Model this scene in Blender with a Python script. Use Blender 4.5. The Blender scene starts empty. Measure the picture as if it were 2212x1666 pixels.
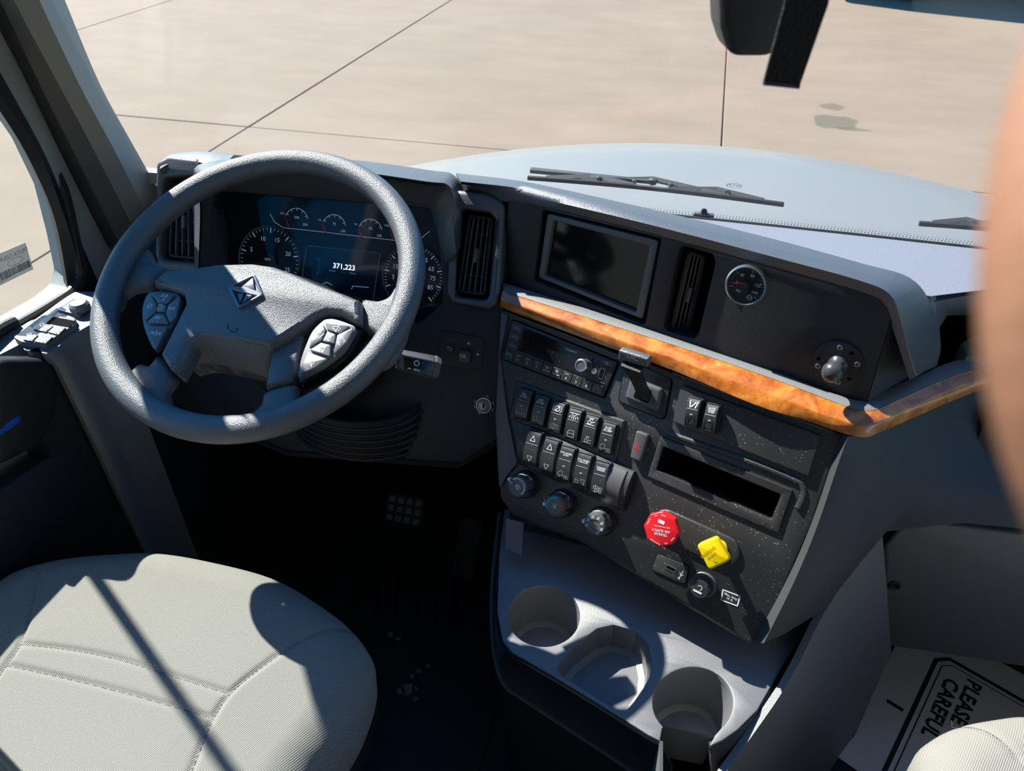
import bpy, bmesh, math, random
from mathutils import Vector, Matrix
from mathutils.geometry import tessellate_polygon
random.seed(7)
R = math.radians
SC = bpy.context.scene
COL = SC.collection

# ------------------------------------------------------------------ camera
IW, IH, FPX = 2212.0, 1666.0, 1554.0
CX, CY = IW/2, IH/2
PITCH, YAW = R(38.2), R(13.95)
CF = Vector((-math.sin(YAW)*math.cos(PITCH), math.cos(YAW)*math.cos(PITCH), -math.sin(PITCH)))
CR = Vector((math.cos(YAW), math.sin(YAW), 0))
CU = CR.cross(CF)
CP = Vector((-.05, 0, 2.45))
cam_d = bpy.data.cameras.new('camera')
cam = bpy.data.objects.new('camera', cam_d); COL.objects.link(cam)
cam_d.sensor_width = 36; cam_d.lens = 36*FPX/IW
cam_d.clip_start = .01; cam_d.clip_end = 400
cam_d.dof.use_dof = True; cam_d.dof.focus_distance = 1.25; cam_d.dof.aperture_fstop = 9
mw = Matrix((CR, CU, -CF)).transposed().to_4x4(); mw.translation = CP
cam.matrix_world = mw
SC.camera = cam
# ------------------------------------------------------------------ light
SUN = Vector((-.611, .36, .705)).normalized()
sun_d = bpy.data.lights.new('sun', 'SUN'); sun = bpy.data.objects.new('sun', sun_d); COL.objects.link(sun)
sun_d.energy = 6.8; sun_d.angle = R(.55); sun_d.color = (1, .955, .89)
sun.rotation_euler = SUN.to_track_quat('Z', 'Y').to_euler(); sun.location = SUN*30
wd = bpy.data.worlds.new('sky'); SC.world = wd; wd.use_nodes = True
wn = wd.node_tree.nodes; wl = wd.node_tree.links
sky = wn.new('ShaderNodeTexSky'); sky.sky_type = 'NISHITA'; sky.sun_disc = False
sky.sun_elevation = R(45); sky.sun_rotation = math.atan2(SUN.x, SUN.y); sky.air_density = 1.1; sky.dust_density = .1; sky.ozone_density = 4.5
wn['Background'].inputs['Strength'].default_value = .13
hs = wn.new('ShaderNodeHueSaturation'); hs.inputs['Saturation'].default_value = 1.45; wl.new(sky.outputs[0], hs.inputs['Color']); wl.new(hs.outputs[0], wn['Background'].inputs[0])
SC.view_settings.view_transform = 'Standard'; SC.view_settings.look = 'None'
SC.view_settings.gamma = 1; SC.view_settings.use_curve_mapping = False
SC.view_settings.exposure = .9

# ------------------------------------------------------------------ pixel to place
def ray(x, y): return (CF*FPX + CR*(x-CX) - CU*(y-CY)).normalized()
def hit(x, y, o, n):
    d = ray(x, y); return CP + d*((Vector(o)-CP).dot(n)/d.dot(n))
def PX(x, y, v): return hit(x, y, (v, 0, 0), Vector((1, 0, 0)))
def PY(x, y, v): return hit(x, y, (0, v, 0), Vector((0, 1, 0)))
def PZ(x, y, v): return hit(x, y, (0, 0, v), Vector((0, 0, 1)))
def PT(x, y, t): return CP + ray(x, y)*t

class Frame:
    """a plane in the cab: u to the right, v up along the face, w out of it"""
    def __init__(s, o, yaw=0, tilt=0, axes=None):
        s.o = Vector(o)
        if axes: s.x, s.y, s.n = axes
        else:
            t, a = R(yaw), R(tilt)
            s.x = Vector((math.cos(t), -math.sin(t), 0)); h = Vector((math.sin(t), math.cos(t), 0))
            s.y = Vector((0, 0, 1))*math.cos(a) + h*math.sin(a); s.n = s.x.cross(s.y)
    def uv(s, px, py, off=0):
        p = hit(px, py, s.o + s.n*off, s.n) - s.o
        return (p.dot(s.x), p.dot(s.y))
    def uvs(s, pts, off=0): return [s.uv(a, b, off) for a, b in pts]
    def W(s, u, v, w=0): return s.o + s.x*u + s.y*v + s.n*w
    def at(s, u, v, w=0, rot=0, yaw=0):
        c, q = math.cos(R(rot)), math.sin(R(rot))
        x = s.x*c + s.y*q; y = s.y*c - s.x*q; n = s.n
        if yaw:
            c, q = math.cos(R(yaw)), math.sin(R(yaw))
            x, n = x*c - n*q, n*c + x*q
        return Frame(s.W(u, v, w), axes=(x, y, n))
    def mat(s):
        m = Matrix((s.x, s.y, s.n)).transposed().to_4x4(); m.translation = s.o; return m

# ------------------------------------------------------------------ materials
def nd(nt, t, **k):
    n = nt.nodes.new(t)
    for a, b in k.items():
        if a in n.inputs: n.inputs[a].default_value = b
        else: setattr(n, a, b)
    return n
MATS = {}
def mat(name, col, rough=.5, metal=0, spec=.5, bump=None, dust=0, var=0, coat=0, emit=None, stretch=None):
    if name in MATS: return MATS[name]
    m = bpy.data.materials.new(name); m.use_nodes = True; nt = m.node_tree
    b = nt.nodes['Principled BSDF']
    b.inputs['Base Color'].default_value = (*col, 1); b.inputs['Roughness'].default_value = rough
    b.inputs['Metallic'].default_value = metal; b.inputs['Specular IOR Level'].default_value = spec
    b.inputs['Coat Weight'].default_value = coat
    tc = nt.nodes.new('ShaderNodeTexCoord')
    cout = None
    if var:
        n = nd(nt, 'ShaderNodeTexNoise', Scale=9.0, Detail=4.0); nt.links.new(tc.outputs['Object'], n.inputs['Vector'])
        mx = nd(nt, 'ShaderNodeMix', data_type='RGBA')
        mx.inputs[6].default_value = (*[c*(1-var) for c in col], 1); mx.inputs[7].default_value = (*[min(1, c*(1+var)) for c in col], 1)
        nt.links.new(n.outputs[0], mx.inputs[0]); cout = mx.outputs[2]
    if dust:
        n = nd(nt, 'ShaderNodeTexVoronoi', Scale=330.0); nt.links.new(tc.outputs['Object'], n.inputs['Vector'])
        g = nd(nt, 'ShaderNodeTexNoise', Scale=14.0, Detail=3.0); nt.links.new(tc.outputs['Object'], g.inputs['Vector'])
        th = nd(nt, 'ShaderNodeMath', operation='MULTIPLY'); nt.links.new(g.outputs[0], th.inputs[0]); th.inputs[1].default_value = dust
        lt = nd(nt, 'ShaderNodeMath', operation='LESS_THAN'); nt.links.new(n.outputs['Distance'], lt.inputs[0]); nt.links.new(th.outputs[0], lt.inputs[1])
        rn = nd(nt, 'ShaderNodeSeparateColor'); nt.links.new(n.outputs['Color'], rn.inputs[0])
        gt = nd(nt, 'ShaderNodeMath', operation='GREATER_THAN'); nt.links.new(rn.outputs[0], gt.inputs[0]); gt.inputs[1].default_value = .72
        mu = nd(nt, 'ShaderNodeMath', operation='MULTIPLY'); nt.links.new(lt.outputs[0], mu.inputs[0]); nt.links.new(gt.outputs[0], mu.inputs[1])
        mx = nd(nt, 'ShaderNodeMix', data_type='RGBA'); nt.links.new(mu.outputs[0], mx.inputs[0])
        if cout: nt.links.new(cout, mx.inputs[6])
        else: mx.inputs[6].default_value = (*col, 1)
        mx.inputs[7].default_value = (.38, .35, .3, 1); cout = mx.outputs[2]
    if cout: nt.links.new(cout, b.inputs['Base Color'])
    if bump:
        sc, st, kind = bump
        if kind == 'weave':
            w1 = nd(nt, 'ShaderNodeTexWave', Scale=sc); w1.bands_direction = 'X'
            w2 = nd(nt, 'ShaderNodeTexWave', Scale=sc); w2.bands_direction = 'Y'
            mp = nd(nt, 'ShaderNodeMapping'); mp.inputs['Rotation'].default_value = (0, 0, .5)
            nt.links.new(tc.outputs['Object'], mp.inputs[0])
            nt.links.new(mp.outputs[0], w1.inputs[0]); nt.links.new(mp.outputs[0], w2.inputs[0])
            a = nd(nt, 'ShaderNodeMath', operation='MULTIPLY'); nt.links.new(w1.outputs[1], a.inputs[0]); nt.links.new(w2.outputs[1], a.inputs[1]); h = a.outputs[0]
            mx = nd(nt, 'ShaderNodeMix', data_type='RGBA'); nt.links.new(h, mx.inputs[0])
            mx.inputs[6].default_value = (*[c*.72 for c in col], 1); mx.inputs[7].default_value = (*[min(1, c*1.12) for c in col], 1)
            nt.links.new(mx.outputs[2], b.inputs['Base Color'])
        elif kind == 'grain':
            n = nd(nt, 'ShaderNodeTexVoronoi', Scale=sc); nt.links.new(tc.outputs['Object'], n.inputs['Vector']); h = n.outputs['Distance']
        else:
            n = nd(nt, 'ShaderNodeTexNoise', Scale=sc, Detail=3.0); nt.links.new(tc.outputs['Object'], n.inputs['Vector']); h = n.outputs[0]
        bp = nd(nt, 'ShaderNodeBump', Strength=st, Distance=.001); nt.links.new(h, bp.inputs['Height']); nt.links.new(bp.outputs[0], b.inputs['Normal'])
    if emit:
        b.inputs['Emission Color'].default_value = (*emit[:3], 1); b.inputs['Emission Strength'].default_value = emit[3]
    MATS[name] = m; return m

def glass(name, tint, gloss=.0, f0=.025):
    m = bpy.data.materials.new(name); m.use_nodes = True; nt = m.node_tree; nt.nodes.clear()
    o = nt.nodes.new('ShaderNodeOutputMaterial'); t = nt.nodes.new('ShaderNodeBsdfTransparent'); t.inputs[0].default_value = (*tint, 1)
    g = nt.nodes.new('ShaderNodeBsdfGlossy'); g.inputs['Roughness'].default_value = gloss
    lw = nt.nodes.new('ShaderNodeLayerWeight'); pw = nd(nt, 'ShaderNodeMath', operation='POWER'); pw.inputs[1].default_value = 5; nt.links.new(lw.outputs['Facing'], pw.inputs[0])
    f = nd(nt, 'ShaderNodeMath', operation='MULTIPLY_ADD'); f.inputs[1].default_value = .45; f.inputs[2].default_value = f0; nt.links.new(pw.outputs[0], f.inputs[0])
    mx = nt.nodes.new('ShaderNodeMixShader'); nt.links.new(f.outputs[0], mx.inputs[0]); nt.links.new(t.outputs[0], mx.inputs[1]); nt.links.new(g.outputs[0], mx.inputs[2])
    nt.links.new(mx.outputs[0], o.inputs[0]); MATS[name] = m; return m

PAD = mat('pad_charcoal', (.072, .078, .088), .42, spec=1.0, bump=(900, .35, 'grain'))
DARK = mat('black_plastic', (.017, .018, .021), .5, bump=(1100, .25, 'grain'))
PANEL = mat('panel_black', (.030, .029, .029), .42, spec=.8, bump=(1300, .2, 'noise'), dust=.36)
GLOSSB = mat('gloss_black', (.006, .006, .007), .16, dust=.3)
KEY = mat('switch_black', (.028, .028, .029), .36, spec=.8, dust=.3)
SATIN = mat('satin_grey', (.085, .085, .088), .38, spec=.8)
WHEEL = mat('wheel_charcoal', (.082, .088, .098), .5, spec=1.0, bump=(700, .55, 'grain'))
WHITE = mat('white_print', (.75, .77, .8), .5)
DIMW = mat('dim_print', (.42, .44, .46), .5)
REDP = mat('red_print', (.8, .03, .03), .4)
GREENP = mat('green_print', (.02, .5, .18), .4)
BLUEP = mat('blue_print', (.03, .35, .6), .4)
CHROME = mat('chrome', (.82, .83, .85), .28, metal=1)
STEEL = mat('screw_steel', (.25, .25, .26), .35, metal=1)
GREYP = mat('grey_trim', (.16, .162, .165), .5, spec=.8, bump=(900, .3, 'grain'))
SHELL = mat('shell_grey', (.045, .047, .05), .55, bump=(900, .3, 'grain'))
LIGHTG = mat('light_grey_trim', (.34, .35, .33), .6, bump=(500, .2, 'noise'))
TAN = mat('pillar_fabric', (.24, .22, .19), .7, bump=(600, .3, 'noise'))
RUBBER = mat('black_rubber', (.012, .012, .013), .6)
FLOORM = mat('floor_rubber', (.016, .017, .018), .65, bump=(300, .4, 'noise'), var=.3)
FAB = mat('seat_fabric', (.36, .348, .315), .8, spec=.25, bump=(150, 1.0, 'weave'))
THREAD = mat('seat_thread', (.10, .10, .10), .8)
CUPM = mat('tray_grey', (.155, .155, .165), .45, spec=.9, bump=(900, .2, 'grain'))
REDK = mat('red_knob', (.75, .012, .02), .35)
YELK = mat('yellow_knob', (.86, .60, .0), .4)
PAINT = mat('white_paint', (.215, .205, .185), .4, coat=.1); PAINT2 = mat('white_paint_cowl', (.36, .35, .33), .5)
PAPER = mat('paper_mat', (.88, .86, .86), .8)
INK = mat('black_ink', (.02, .02, .02), .7)
SKIN = mat('skin', (.31, .15, .092), .55, bump=(300, .3, 'noise'))
BLUEH = mat('door_lever_blue_reflection', (.02, .10, .55), .3)  # blue reflection on the lever put into its base colour
BRASS = mat('key_ring_pale', (.85, .76, .56), .4)
SCREENM = mat('screen_glass', (.006, .007, .009), .08)
VELCRO = mat('black_webbing', (.012, .012, .014), .85, bump=(500, .8, 'grain'))
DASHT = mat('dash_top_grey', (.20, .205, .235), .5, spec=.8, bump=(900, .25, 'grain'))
TILEB = mat('lcd_blue', (.1, .3, .6), .4, emit=(.1, .35, .8, .35))
DIALP = mat('glowing_print', (.75, .78, .82), .5, emit=(.85, .9, 1, .10))  # slight emission added so the dial print reads brighter
LCDW = mat('lcd_white', (.8, .9, .95), .4, emit=(.85, .95, 1, .9))
BLACK = mat('deep_black', (.002, .002, .002), .9, spec=.1)
RUB2 = mat('seal_rubber', (.02, .019, .018), .5)
CARP = mat('parked_car_paint', (.55, .56, .58), .3)
glass('windshield_glass', (.97, .985, .975)); glass('side_glass', (.95, .975, .96)); glass('lens_clear', (.93, .95, .97), .03, .012); glass('gauge_glass', (.93, .95, .97), .02, .006)
WSG, SDG, LENS = MATS['windshield_glass'], MATS['side_glass'], MATS['lens_clear']

def wood_mat():
    m = bpy.data.materials.new('burl_wood'); m.use_nodes = True; nt = m.node_tree; b = nt.nodes['Principled BSDF']
    tc = nt.nodes.new('ShaderNodeTexCoord')
    n1 = nd(nt, 'ShaderNodeTexNoise', Scale=16.0, Detail=8.0, Distortion=2.2); nt.links.new(tc.outputs['Object'], n1.inputs['Vector'])
    n2 = nd(nt, 'ShaderNodeTexNoise', Scale=60.0, Detail=5.0, Distortion=3.0); nt.links.new(tc.outputs['Object'], n2.inputs['Vector'])
    ad = nd(nt, 'ShaderNodeMath', operation='MULTIPLY_ADD'); ad.inputs[1].default_value = .4; nt.links.new(n2.outputs[0], ad.inputs[0]); nt.links.new(n1.outputs[0], ad.inputs[2])
    r = nt.nodes.new('ShaderNodeValToRGB'); nt.links.new(ad.outputs[0], r.inputs[0])
    e = r.color_ramp.elements; e[0].position = .38; e[0].color = (.10, .022, .004, 1); e[1].position = .95; e[1].color = (.78, .30, .05, 1)
    q = e.new(.62); q.color = (.42, .11, .014, 1)
    q = e.new(.78); q.color = (.60, .19, .028, 1)
    nt.links.new(r.outputs[0], b.inputs['Base Color']); b.inputs['Roughness'].default_value = .3; b.inputs['Coat Weight'].default_value = .8; b.inputs['Coat Roughness'].default_value = .12
    MATS['burl_wood'] = m; return m
WOOD = wood_mat()
HEAD = mat('headliner', (.5, .48, .44), .85)

def concrete_mat():
    m = bpy.data.materials.new('yard_concrete'); m.use_nodes = True; nt = m.node_tree; b = nt.nodes['Principled BSDF']
    ge = nt.nodes.new('ShaderNodeNewGeometry')
    n1 = nd(nt, 'ShaderNodeTexNoise', Scale=.55, Detail=7.0, Roughness=.6); nt.links.new(ge.outputs['Position'], n1.inputs['Vector'])
    mp = nd(nt, 'ShaderNodeMapping'); mp.inputs['Scale'].default_value = (.7, 1.6, 1); nt.links.new(ge.outputs['Position'], mp.inputs[0])
    n2 = nd(nt, 'ShaderNodeTexNoise', Scale=1.6, Detail=6.0); nt.links.new(mp.outputs[0], n2.inputs['Vector'])
    n3 = nd(nt, 'ShaderNodeTexNoise', Scale=60.0, Detail=2.0); nt.links.new(ge.outputs['Position'], n3.inputs['Vector'])
    r = nt.nodes.new('ShaderNodeValToRGB'); e = r.color_ramp.elements
    e[0].position = .3; e[0].color = (.195, .144, .100, 1); e[1].position = .72; e[1].color = (.263, .200, .142, 1)
    av = nd(nt, 'ShaderNodeMath', operation='ADD'); nt.links.new(n1.outputs[0], av.inputs[0]); nt.links.new(n2.outputs[0], av.inputs[1])
    hv = nd(nt, 'ShaderNodeMath', operation='MULTIPLY_ADD'); hv.inputs[1].default_value = .42; nt.links.new(av.outputs[0], hv.inputs[0])
    gr = nd(nt, 'ShaderNodeMath', operation='MULTIPLY'); gr.inputs[1].default_value = .16; nt.links.new(n3.outputs[0], gr.inputs[0]); nt.links.new(gr.outputs[0], hv.inputs[2])
    nt.links.new(hv.outputs[0], r.inputs[0]); cur = r.outputs[0]
    for (sx, sy), (rx, ry), k in STAINS:
        sep = nt.nodes.new('ShaderNodeVectorMath'); sep.operation = 'SUBTRACT'; nt.links.new(ge.outputs['Position'], sep.inputs[0]); sep.inputs[1].default_value = (sx, sy, 0)
        dv = nt.nodes.new('ShaderNodeVectorMath'); dv.operation = 'DIVIDE'; nt.links.new(sep.outputs[0], dv.inputs[0]); dv.inputs[1].default_value = (rx, ry, 1)
        nz = nd(nt, 'ShaderNodeTexNoise', Scale=6.0, Detail=3.0); nt.links.new(ge.outputs['Position'], nz.inputs['Vector'])
        ln = nt.nodes.new('ShaderNodeVectorMath'); ln.operation = 'LENGTH'; nt.links.new(dv.outputs[0], ln.inputs[0])
        a2 = nd(nt, 'ShaderNodeMath', operation='MULTIPLY_ADD'); a2.inputs[1].default_value = 1.1; nt.links.new(nz.outputs[0], a2.inputs[0]); nt.links.new(ln.outputs['Value'], a2.inputs[2])
        mr = nt.nodes.new('ShaderNodeMapRange'); mr.inputs['From Min'].default_value = 1.45; mr.inputs['From Max'].default_value = 1.6; mr.inputs['To Min'].default_value = k; mr.inputs['To Max'].default_value = 0
        nt.links.new(a2.outputs[0], mr.inputs['Value'])
        mx = nd(nt, 'ShaderNodeMix', data_type='RGBA'); nt.links.new(mr.outputs[0], mx.inputs[0]); nt.links.new(cur, mx.inputs[6]); mx.inputs[7].default_value = (.085, .075, .042, 1); cur = mx.outputs[2]
    nt.links.new(cur, b.inputs['Base Color']); b.inputs['Roughness'].default_value = .85
    MATS['yard_concrete'] = m; return m
_a, _b = PZ(1818, 268, 0), PZ(1797, 230, 0)
_c = PZ(1842, 279, 0); STAINS = [((_a.x-.06, _a.y+.05), (.22, .22), .7), ((_b.x, _b.y), (.13, .12), .6), ((_c.x-.02, _c.y), (.17, .055), .6)]
CONC = concrete_mat()

# ------------------------------------------------------------------ mesh building
def rnd(pts, r, seg=4):
    """round the corners of a 2D polygon; r is one radius or a list"""
    out = []; n = len(pts)
    for i in range(n):
        p = Vector(pts[i]); a = Vector(pts[i-1]); c = Vector(pts[(i+1) % n])
        rr = r[i] if isinstance(r, (list, tuple)) else r
        if rr <= 0: out.append(tuple(p)); continue
        da, dc = (a-p), (c-p); la, lc = da.length, dc.length; da /= la; dc /= lc
        ang = da.angle(dc); t = min(rr/math.tan(ang/2), la*.48, lc*.48)
        p0, p1 = p+da*t, p+dc*t
        for k in range(seg+1):
            s = k/seg; q = p0*(1-s)**2 + p*2*s*(1-s) + p1*s**2; out.append((q.x, q.y))
    return out
def area(l): return sum(l[i-1][0]*l[i][1]-l[i][0]*l[i-1][1] for i in range(len(l)))/2
def ccw(l): return list(l) if area(l) > 0 else list(reversed(l))
def inset(l, d):
    """offset a ccw loop inwards by d"""
    n = len(l); out = []
    for i in range(n):
        p = Vector(l[i]); a = Vector(l[i-1]); c = Vector(l[(i+1) % n])
        e1 = (p-a); e2 = (c-p)
        if e1.length < 1e-9 or e2.length < 1e-9: out.append(l[i]); continue
        e1.normalize(); e2.normalize()
        n1 = Vector((-e1.y, e1.x)); n2 = Vector((-e2.y, e2.x)); m = n1+n2
        if m.length < 1e-6: m = n1
        m.normalize(); k = d/max(.5, m.dot(n1)); out.append((p.x+m.x*k, p.y+m.y*k))
    return out
def circ(u, v, r, n=32, a0=0, a1=360, rv=None):
    rv = rv or r; full = abs(a1-a0) >= 360
    m = n if full else n+1
    return [(u+r*math.cos(R(a0+(a1-a0)*i/n)), v+rv*math.sin(R(a0+(a1-a0)*i/n))) for i in range(m)]
def rect(u, v, w, h): return [(u-w/2, v-h/2), (u+w/2, v-h/2), (u+w/2, v+h/2), (u-w/2, v+h/2)]
def quadmix(q, s, t):
    """q: TL TR BR BL; s right, t down"""
    a = Vector(q[0]).lerp(Vector(q[1]), s); b = Vector(q[3]).lerp(Vector(q[2]), s); p = a.lerp(b, t); return tuple(p)
def smooth(pts, per=6, closed=False):
    P = [Vector(p) for p in pts]; n = len(P); out = []
    rg = range(n if closed else n-1)
    for i in rg:
        p1, p2 = P[i], P[(i+1) % n]
        p0 = P[i-1] if (closed or i > 0) else p1*2-p2
        p3 = P[(i+2) % n] if (closed or i+2 < n) else p2*2-p1
        for k in range(per):
            t = k/per
            out.append(.5*((2*p1)+(p2-p0)*t+(2*p0-5*p1+4*p2-p3)*t*t+(3*p1-p0-3*p2+p3)*t**3))
    if not closed: out.append(P[-1])
    return out

class G:
    def __init__(s): s.v = []; s.f = []
    def add(s, vs, fs):
        b = len(s.v); s.v += [Vector(x) for x in vs]; s.f += [tuple(b+i for i in f) for f in fs]; return s
    def plate(s, fr, loops, w0, w1, bev=.0, seg=2, back=True, top=True, wfun=None):
        """extruded polygon with holes; loops are uv lists, first outer"""
        if isinstance(loops[0][0], (int, float)): loops = [loops]
        L = [ccw(loops[0])] + [list(reversed(ccw(h))) for h in loops[1:]]
        rings = []
        for l in L:
            rr = [(l, w0)]
            if bev > 0:
                for k in range(seg+1):
                    a = R(90*k/seg); d = bev*(1-math.cos(a)); rr.append((inset(l, d), w1-bev+bev*math.sin(a)))
            else: rr.append((l, w1))
            rings.append(rr)
        for rr in rings:
            n = len(rr[0][0]); vs = []
            for l, w in rr: vs += [fr.W(u, v, w + (wfun(u, v) if wfun else 0)) for u, v in l]
            fs = []
            for k in range(len(rr)-1):
                for i in range(n):
                    j = (i+1) % n; fs.append((k*n+i, k*n+j, (k+1)*n+j, (k+1)*n+i))
            s.add(vs, fs)
        for which, on in ((-1, top), (0, back)):
            if not on: continue
            polys = [[Vector((u, v, 0)) for u, v in rr[which][0]] for rr in rings]
            w = rings[0][which][1]; flat = [p for q in polys for p in q]
            tr = tessellate_polygon(polys); fs = []
            for t in tr:
                a, b, c = [flat[i] for i in t]
                up = (b-a).cross(c-a).z > 0
                t = tuple(t) if up == (which == -1) else (t[0], t[2], t[1])
                fs.append(t)
            s.add([fr.W(p.x, p.y, w + (wfun(p.x, p.y) if wfun else 0)) for p in flat], fs)
        return s
    def dome(s, fr, loop, w0, hs):
        """pillowy plate: hs list of (inset, height)"""
        l = ccw(loop); n = len(l); vs = [fr.W(u, v, w0) for u, v in l]; fs = []; k = 0
        for d, h in hs:
            q = inset(l, d); vs += [fr.W(u, v, w0+h) for u, v in q]
            for i in range(n):
                j = (i+1) % n; fs.append((k*n+i, k*n+j, (k+1)*n+j, (k+1)*n+i))
            k += 1
        s.add(vs, fs)
        q = inset(l, hs[-1][0]); tr = tessellate_polygon([[Vector((u, v, 0)) for u, v in q]])
        fs = []
        for t in tr:
            a, b, c = [Vector(q[i]) for i in t]
            up = (b-a).cross(c-a) > 0
            fs.append(tuple(t) if up else (t[0], t[2], t[1]))
        s.add([fr.W(u, v, w0+hs[-1][1]) for u, v in q], fs)
        tr = tessellate_polygon([[Vector((u, v, 0)) for u, v in l]])
        s.add([fr.W(u, v, w0) for u, v in l], [tuple(t) for t in tr])
        return s
    def loft(s, rows, closed=False, caps=False):
        m = len(rows[0]); vs = [p for r in rows for p in r]; fs = []
        for k in range(len(rows)-1):
            for i in range(m if closed else m-1):
                j = (i+1) % m; fs.append((k*m+i, k*m+j, (k+1)*m+j, (k+1)*m+i))
        if caps: fs.append(tuple(reversed(range(m)))); fs.append(tuple((len(rows)-1)*m+i for i in range(m)))
        return s.add(vs, fs)
    def slab(s, rows, thick, direction):
        """a surface with real thickness"""
        d = Vector(direction).normalized()*thick
        m = len(rows[0]); n = len(rows)
        top = [Vector(p) for r in rows for p in r]; bot = [p+d for p in top]; N = len(top)
        fs = []
        for k in range(n-1):
            for i in range(m-1):
                a = (k*m+i, k*m+i+1, (k+1)*m+i+1, (k+1)*m+i); fs.append(a); fs.append(tuple(N+x for x in reversed(a)))
        b = [i for i in range(m)] + [k*m+m-1 for k in range(1, n)] + [(n-1)*m+i for i in range(m-2, -1, -1)] + [k*m for k in range(n-2, 0, -1)]
        for i in range(len(b)):
            x, y = b[i], b[(i+1) % len(b)]; fs.append((y, x, N+x, N+y))
        return s.add(top+bot, fs)
    def tube(s, path, r, n=10, closed=False, cap=True):
        P = [Vector(p) for p in path]; m = len(P); rows = []; up = None
        for i in range(m):
            if closed: t = P[(i+1) % m]-P[i-1]
            else: t = P[min(i+1, m-1)]-P[max(i-1, 0)]
            t.normalize()
            if up is None: up = t.orthogonal().normalized()
            up = (up - t*up.dot(t)).normalized(); sd = t.cross(up)
            rr = r[i] if isinstance(r, (list, tuple)) else r
            rows.append([P[i]+(up*math.cos(2*math.pi*k/n)+sd*math.sin(2*math.pi*k/n))*rr for k in range(n)])
        if closed: rows.append(rows[0]); cap = False
        return s.loft(rows, closed=True, caps=cap)
    def lathe(s, fr, prof, n=36, u=0, v=0, rfun=None):
        """prof (r, w) around the frame normal"""
        rows = []
        for r, w in prof:
            rows.append([fr.W(u+math.cos(2*math.pi*k/n)*r*(rfun(k/n) if rfun else 1), v+math.sin(2*math.pi*k/n)*r*(rfun(k/n) if rfun else 1), w) for k in range(n)])
        return s.loft(rows, closed=True, caps=True)
    def box(s, fr, u0, u1, v0, v1, w0, w1, bev=0):
        return s.plate(fr, [(u0, v0), (u1, v0), (u1, v1), (u0, v1)], w0, w1, bev)
    def hexa(s, a, b):
        """a, b: two quads of world points"""
        return s.loft([list(a), list(b)], closed=True, caps=True)
    def stroke(s, fr, pts, width, w, closed=False):
        P = [Vector(p) for p in pts]; n = len(P)
        if closed: P.append(P[0]); n += 1
        for i in range(n-1):
            d = P[i+1]-P[i]
            if d.length < 1e-9: continue
            d.normalize(); q = Vector((-d.y, d.x))*width/2; e = d*width*.3
            a, b = P[i]-e, P[i+1]+e
            s.add([fr.W(*(a-q), w), fr.W(*(b-q), w), fr.W(*(b+q), w), fr.W(*(a+q), w)], [(0, 1, 2, 3)])
        return s
    def text(s, fr, txt, u, v, size, w, rot=0, align='CENTER', sx=1, bold=0, line=1):
        key = (txt, align, bold, line)
        if key not in TXT:
            c = bpy.data.curves.new('t', 'FONT'); c.body = txt; c.align_x = align; c.align_y = 'CENTER'; c.size = 1; c.resolution_u = 2; c.offset = bold; c.space_line = line
            o = bpy.data.objects.new('t', c); COL.objects.link(o); dg = bpy.context.evaluated_depsgraph_get(); dg.update()
            me = o.evaluated_get(dg).to_mesh()
            TXT[key] = ([v_.co.copy() for v_ in me.vertices], [tuple(p.vertices) for p in me.polygons])
            o.evaluated_get(dg).to_mesh_clear(); bpy.data.objects.remove(o); bpy.data.curves.remove(c)
        vs, fs = TXT[key]; cs, sn = math.cos(R(rot)), math.sin(R(rot)); sz = size*1.35
        return s.add([fr.W(u+(p.x*sx*cs-p.y*sn)*sz, v+(p.x*sx*sn+p.y*cs)*sz, w) for p in vs], fs)
    def mesh(s, name, m, inv=None, ang=35, fix=True):
        me = bpy.data.meshes.new(name)
        vs = [inv @ v for v in s.v] if inv else s.v
        me.from_pydata([tuple(v) for v in vs], [], s.f)
        if fix:
            bm = bmesh.new(); bm.from_mesh(me)
            bmesh.ops.remove_doubles(bm, verts=bm.verts, dist=1e-5)
            bmesh.ops.recalc_face_normals(bm, faces=bm.faces); bm.to_mesh(me); bm.free()
        me.materials.append(m)
        for p in me.polygons: p.use_smooth = True
        me.set_sharp_from_angle(angle=R(ang)); me.update(); return me
TXT = {}

def props(o, label=None, cat=None, group=None, kind=None):
    if label: o['label'] = label
    if cat: o['category'] = cat
    if group: o['group'] = group
    if kind: o['kind'] = kind
def thing(name, label, cat, at=(0, 0, 0), group=None, kind=None, frame=None):
    o = bpy.data.objects.new(name, None); COL.objects.link(o); o.empty_display_size = .02
    o.matrix_world = frame.mat() if frame else Matrix.Translation(Vector(at))
    props(o, label, cat, group, kind); return o
def wmat(o):
    m = o.matrix_basis.copy()
    while o.parent: o = o.parent; m = o.matrix_basis @ m
    return m
def part(name, g, m, parent, label=None, kind=None, ang=35, fix=True):
    o = bpy.data.objects.new(name, g.mesh(name, m, wmat(parent).inverted(), ang, fix)); COL.objects.link(o); o.parent = parent
    props(o, label, kind=kind); return o
def solo(name, g, m, label=None, cat=None, group=None, kind=None, ang=35, at=None, fix=True):
    c = Vector(at) if at else sum(g.v, Vector())/len(g.v)
    o = bpy.data.objects.new(name, g.mesh(name, m, Matrix.Translation(-c), ang, fix)); COL.objects.link(o); o.location = c
    props(o, label, cat, group, kind); return o
def copy_tree(o, m=None, parent=None):
    c = o.copy(); COL.objects.link(c); c.parent = parent
    if m is not None: c.matrix_basis = m
    for ch in list(o.children): copy_tree(ch, None, c)
    return c

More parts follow.
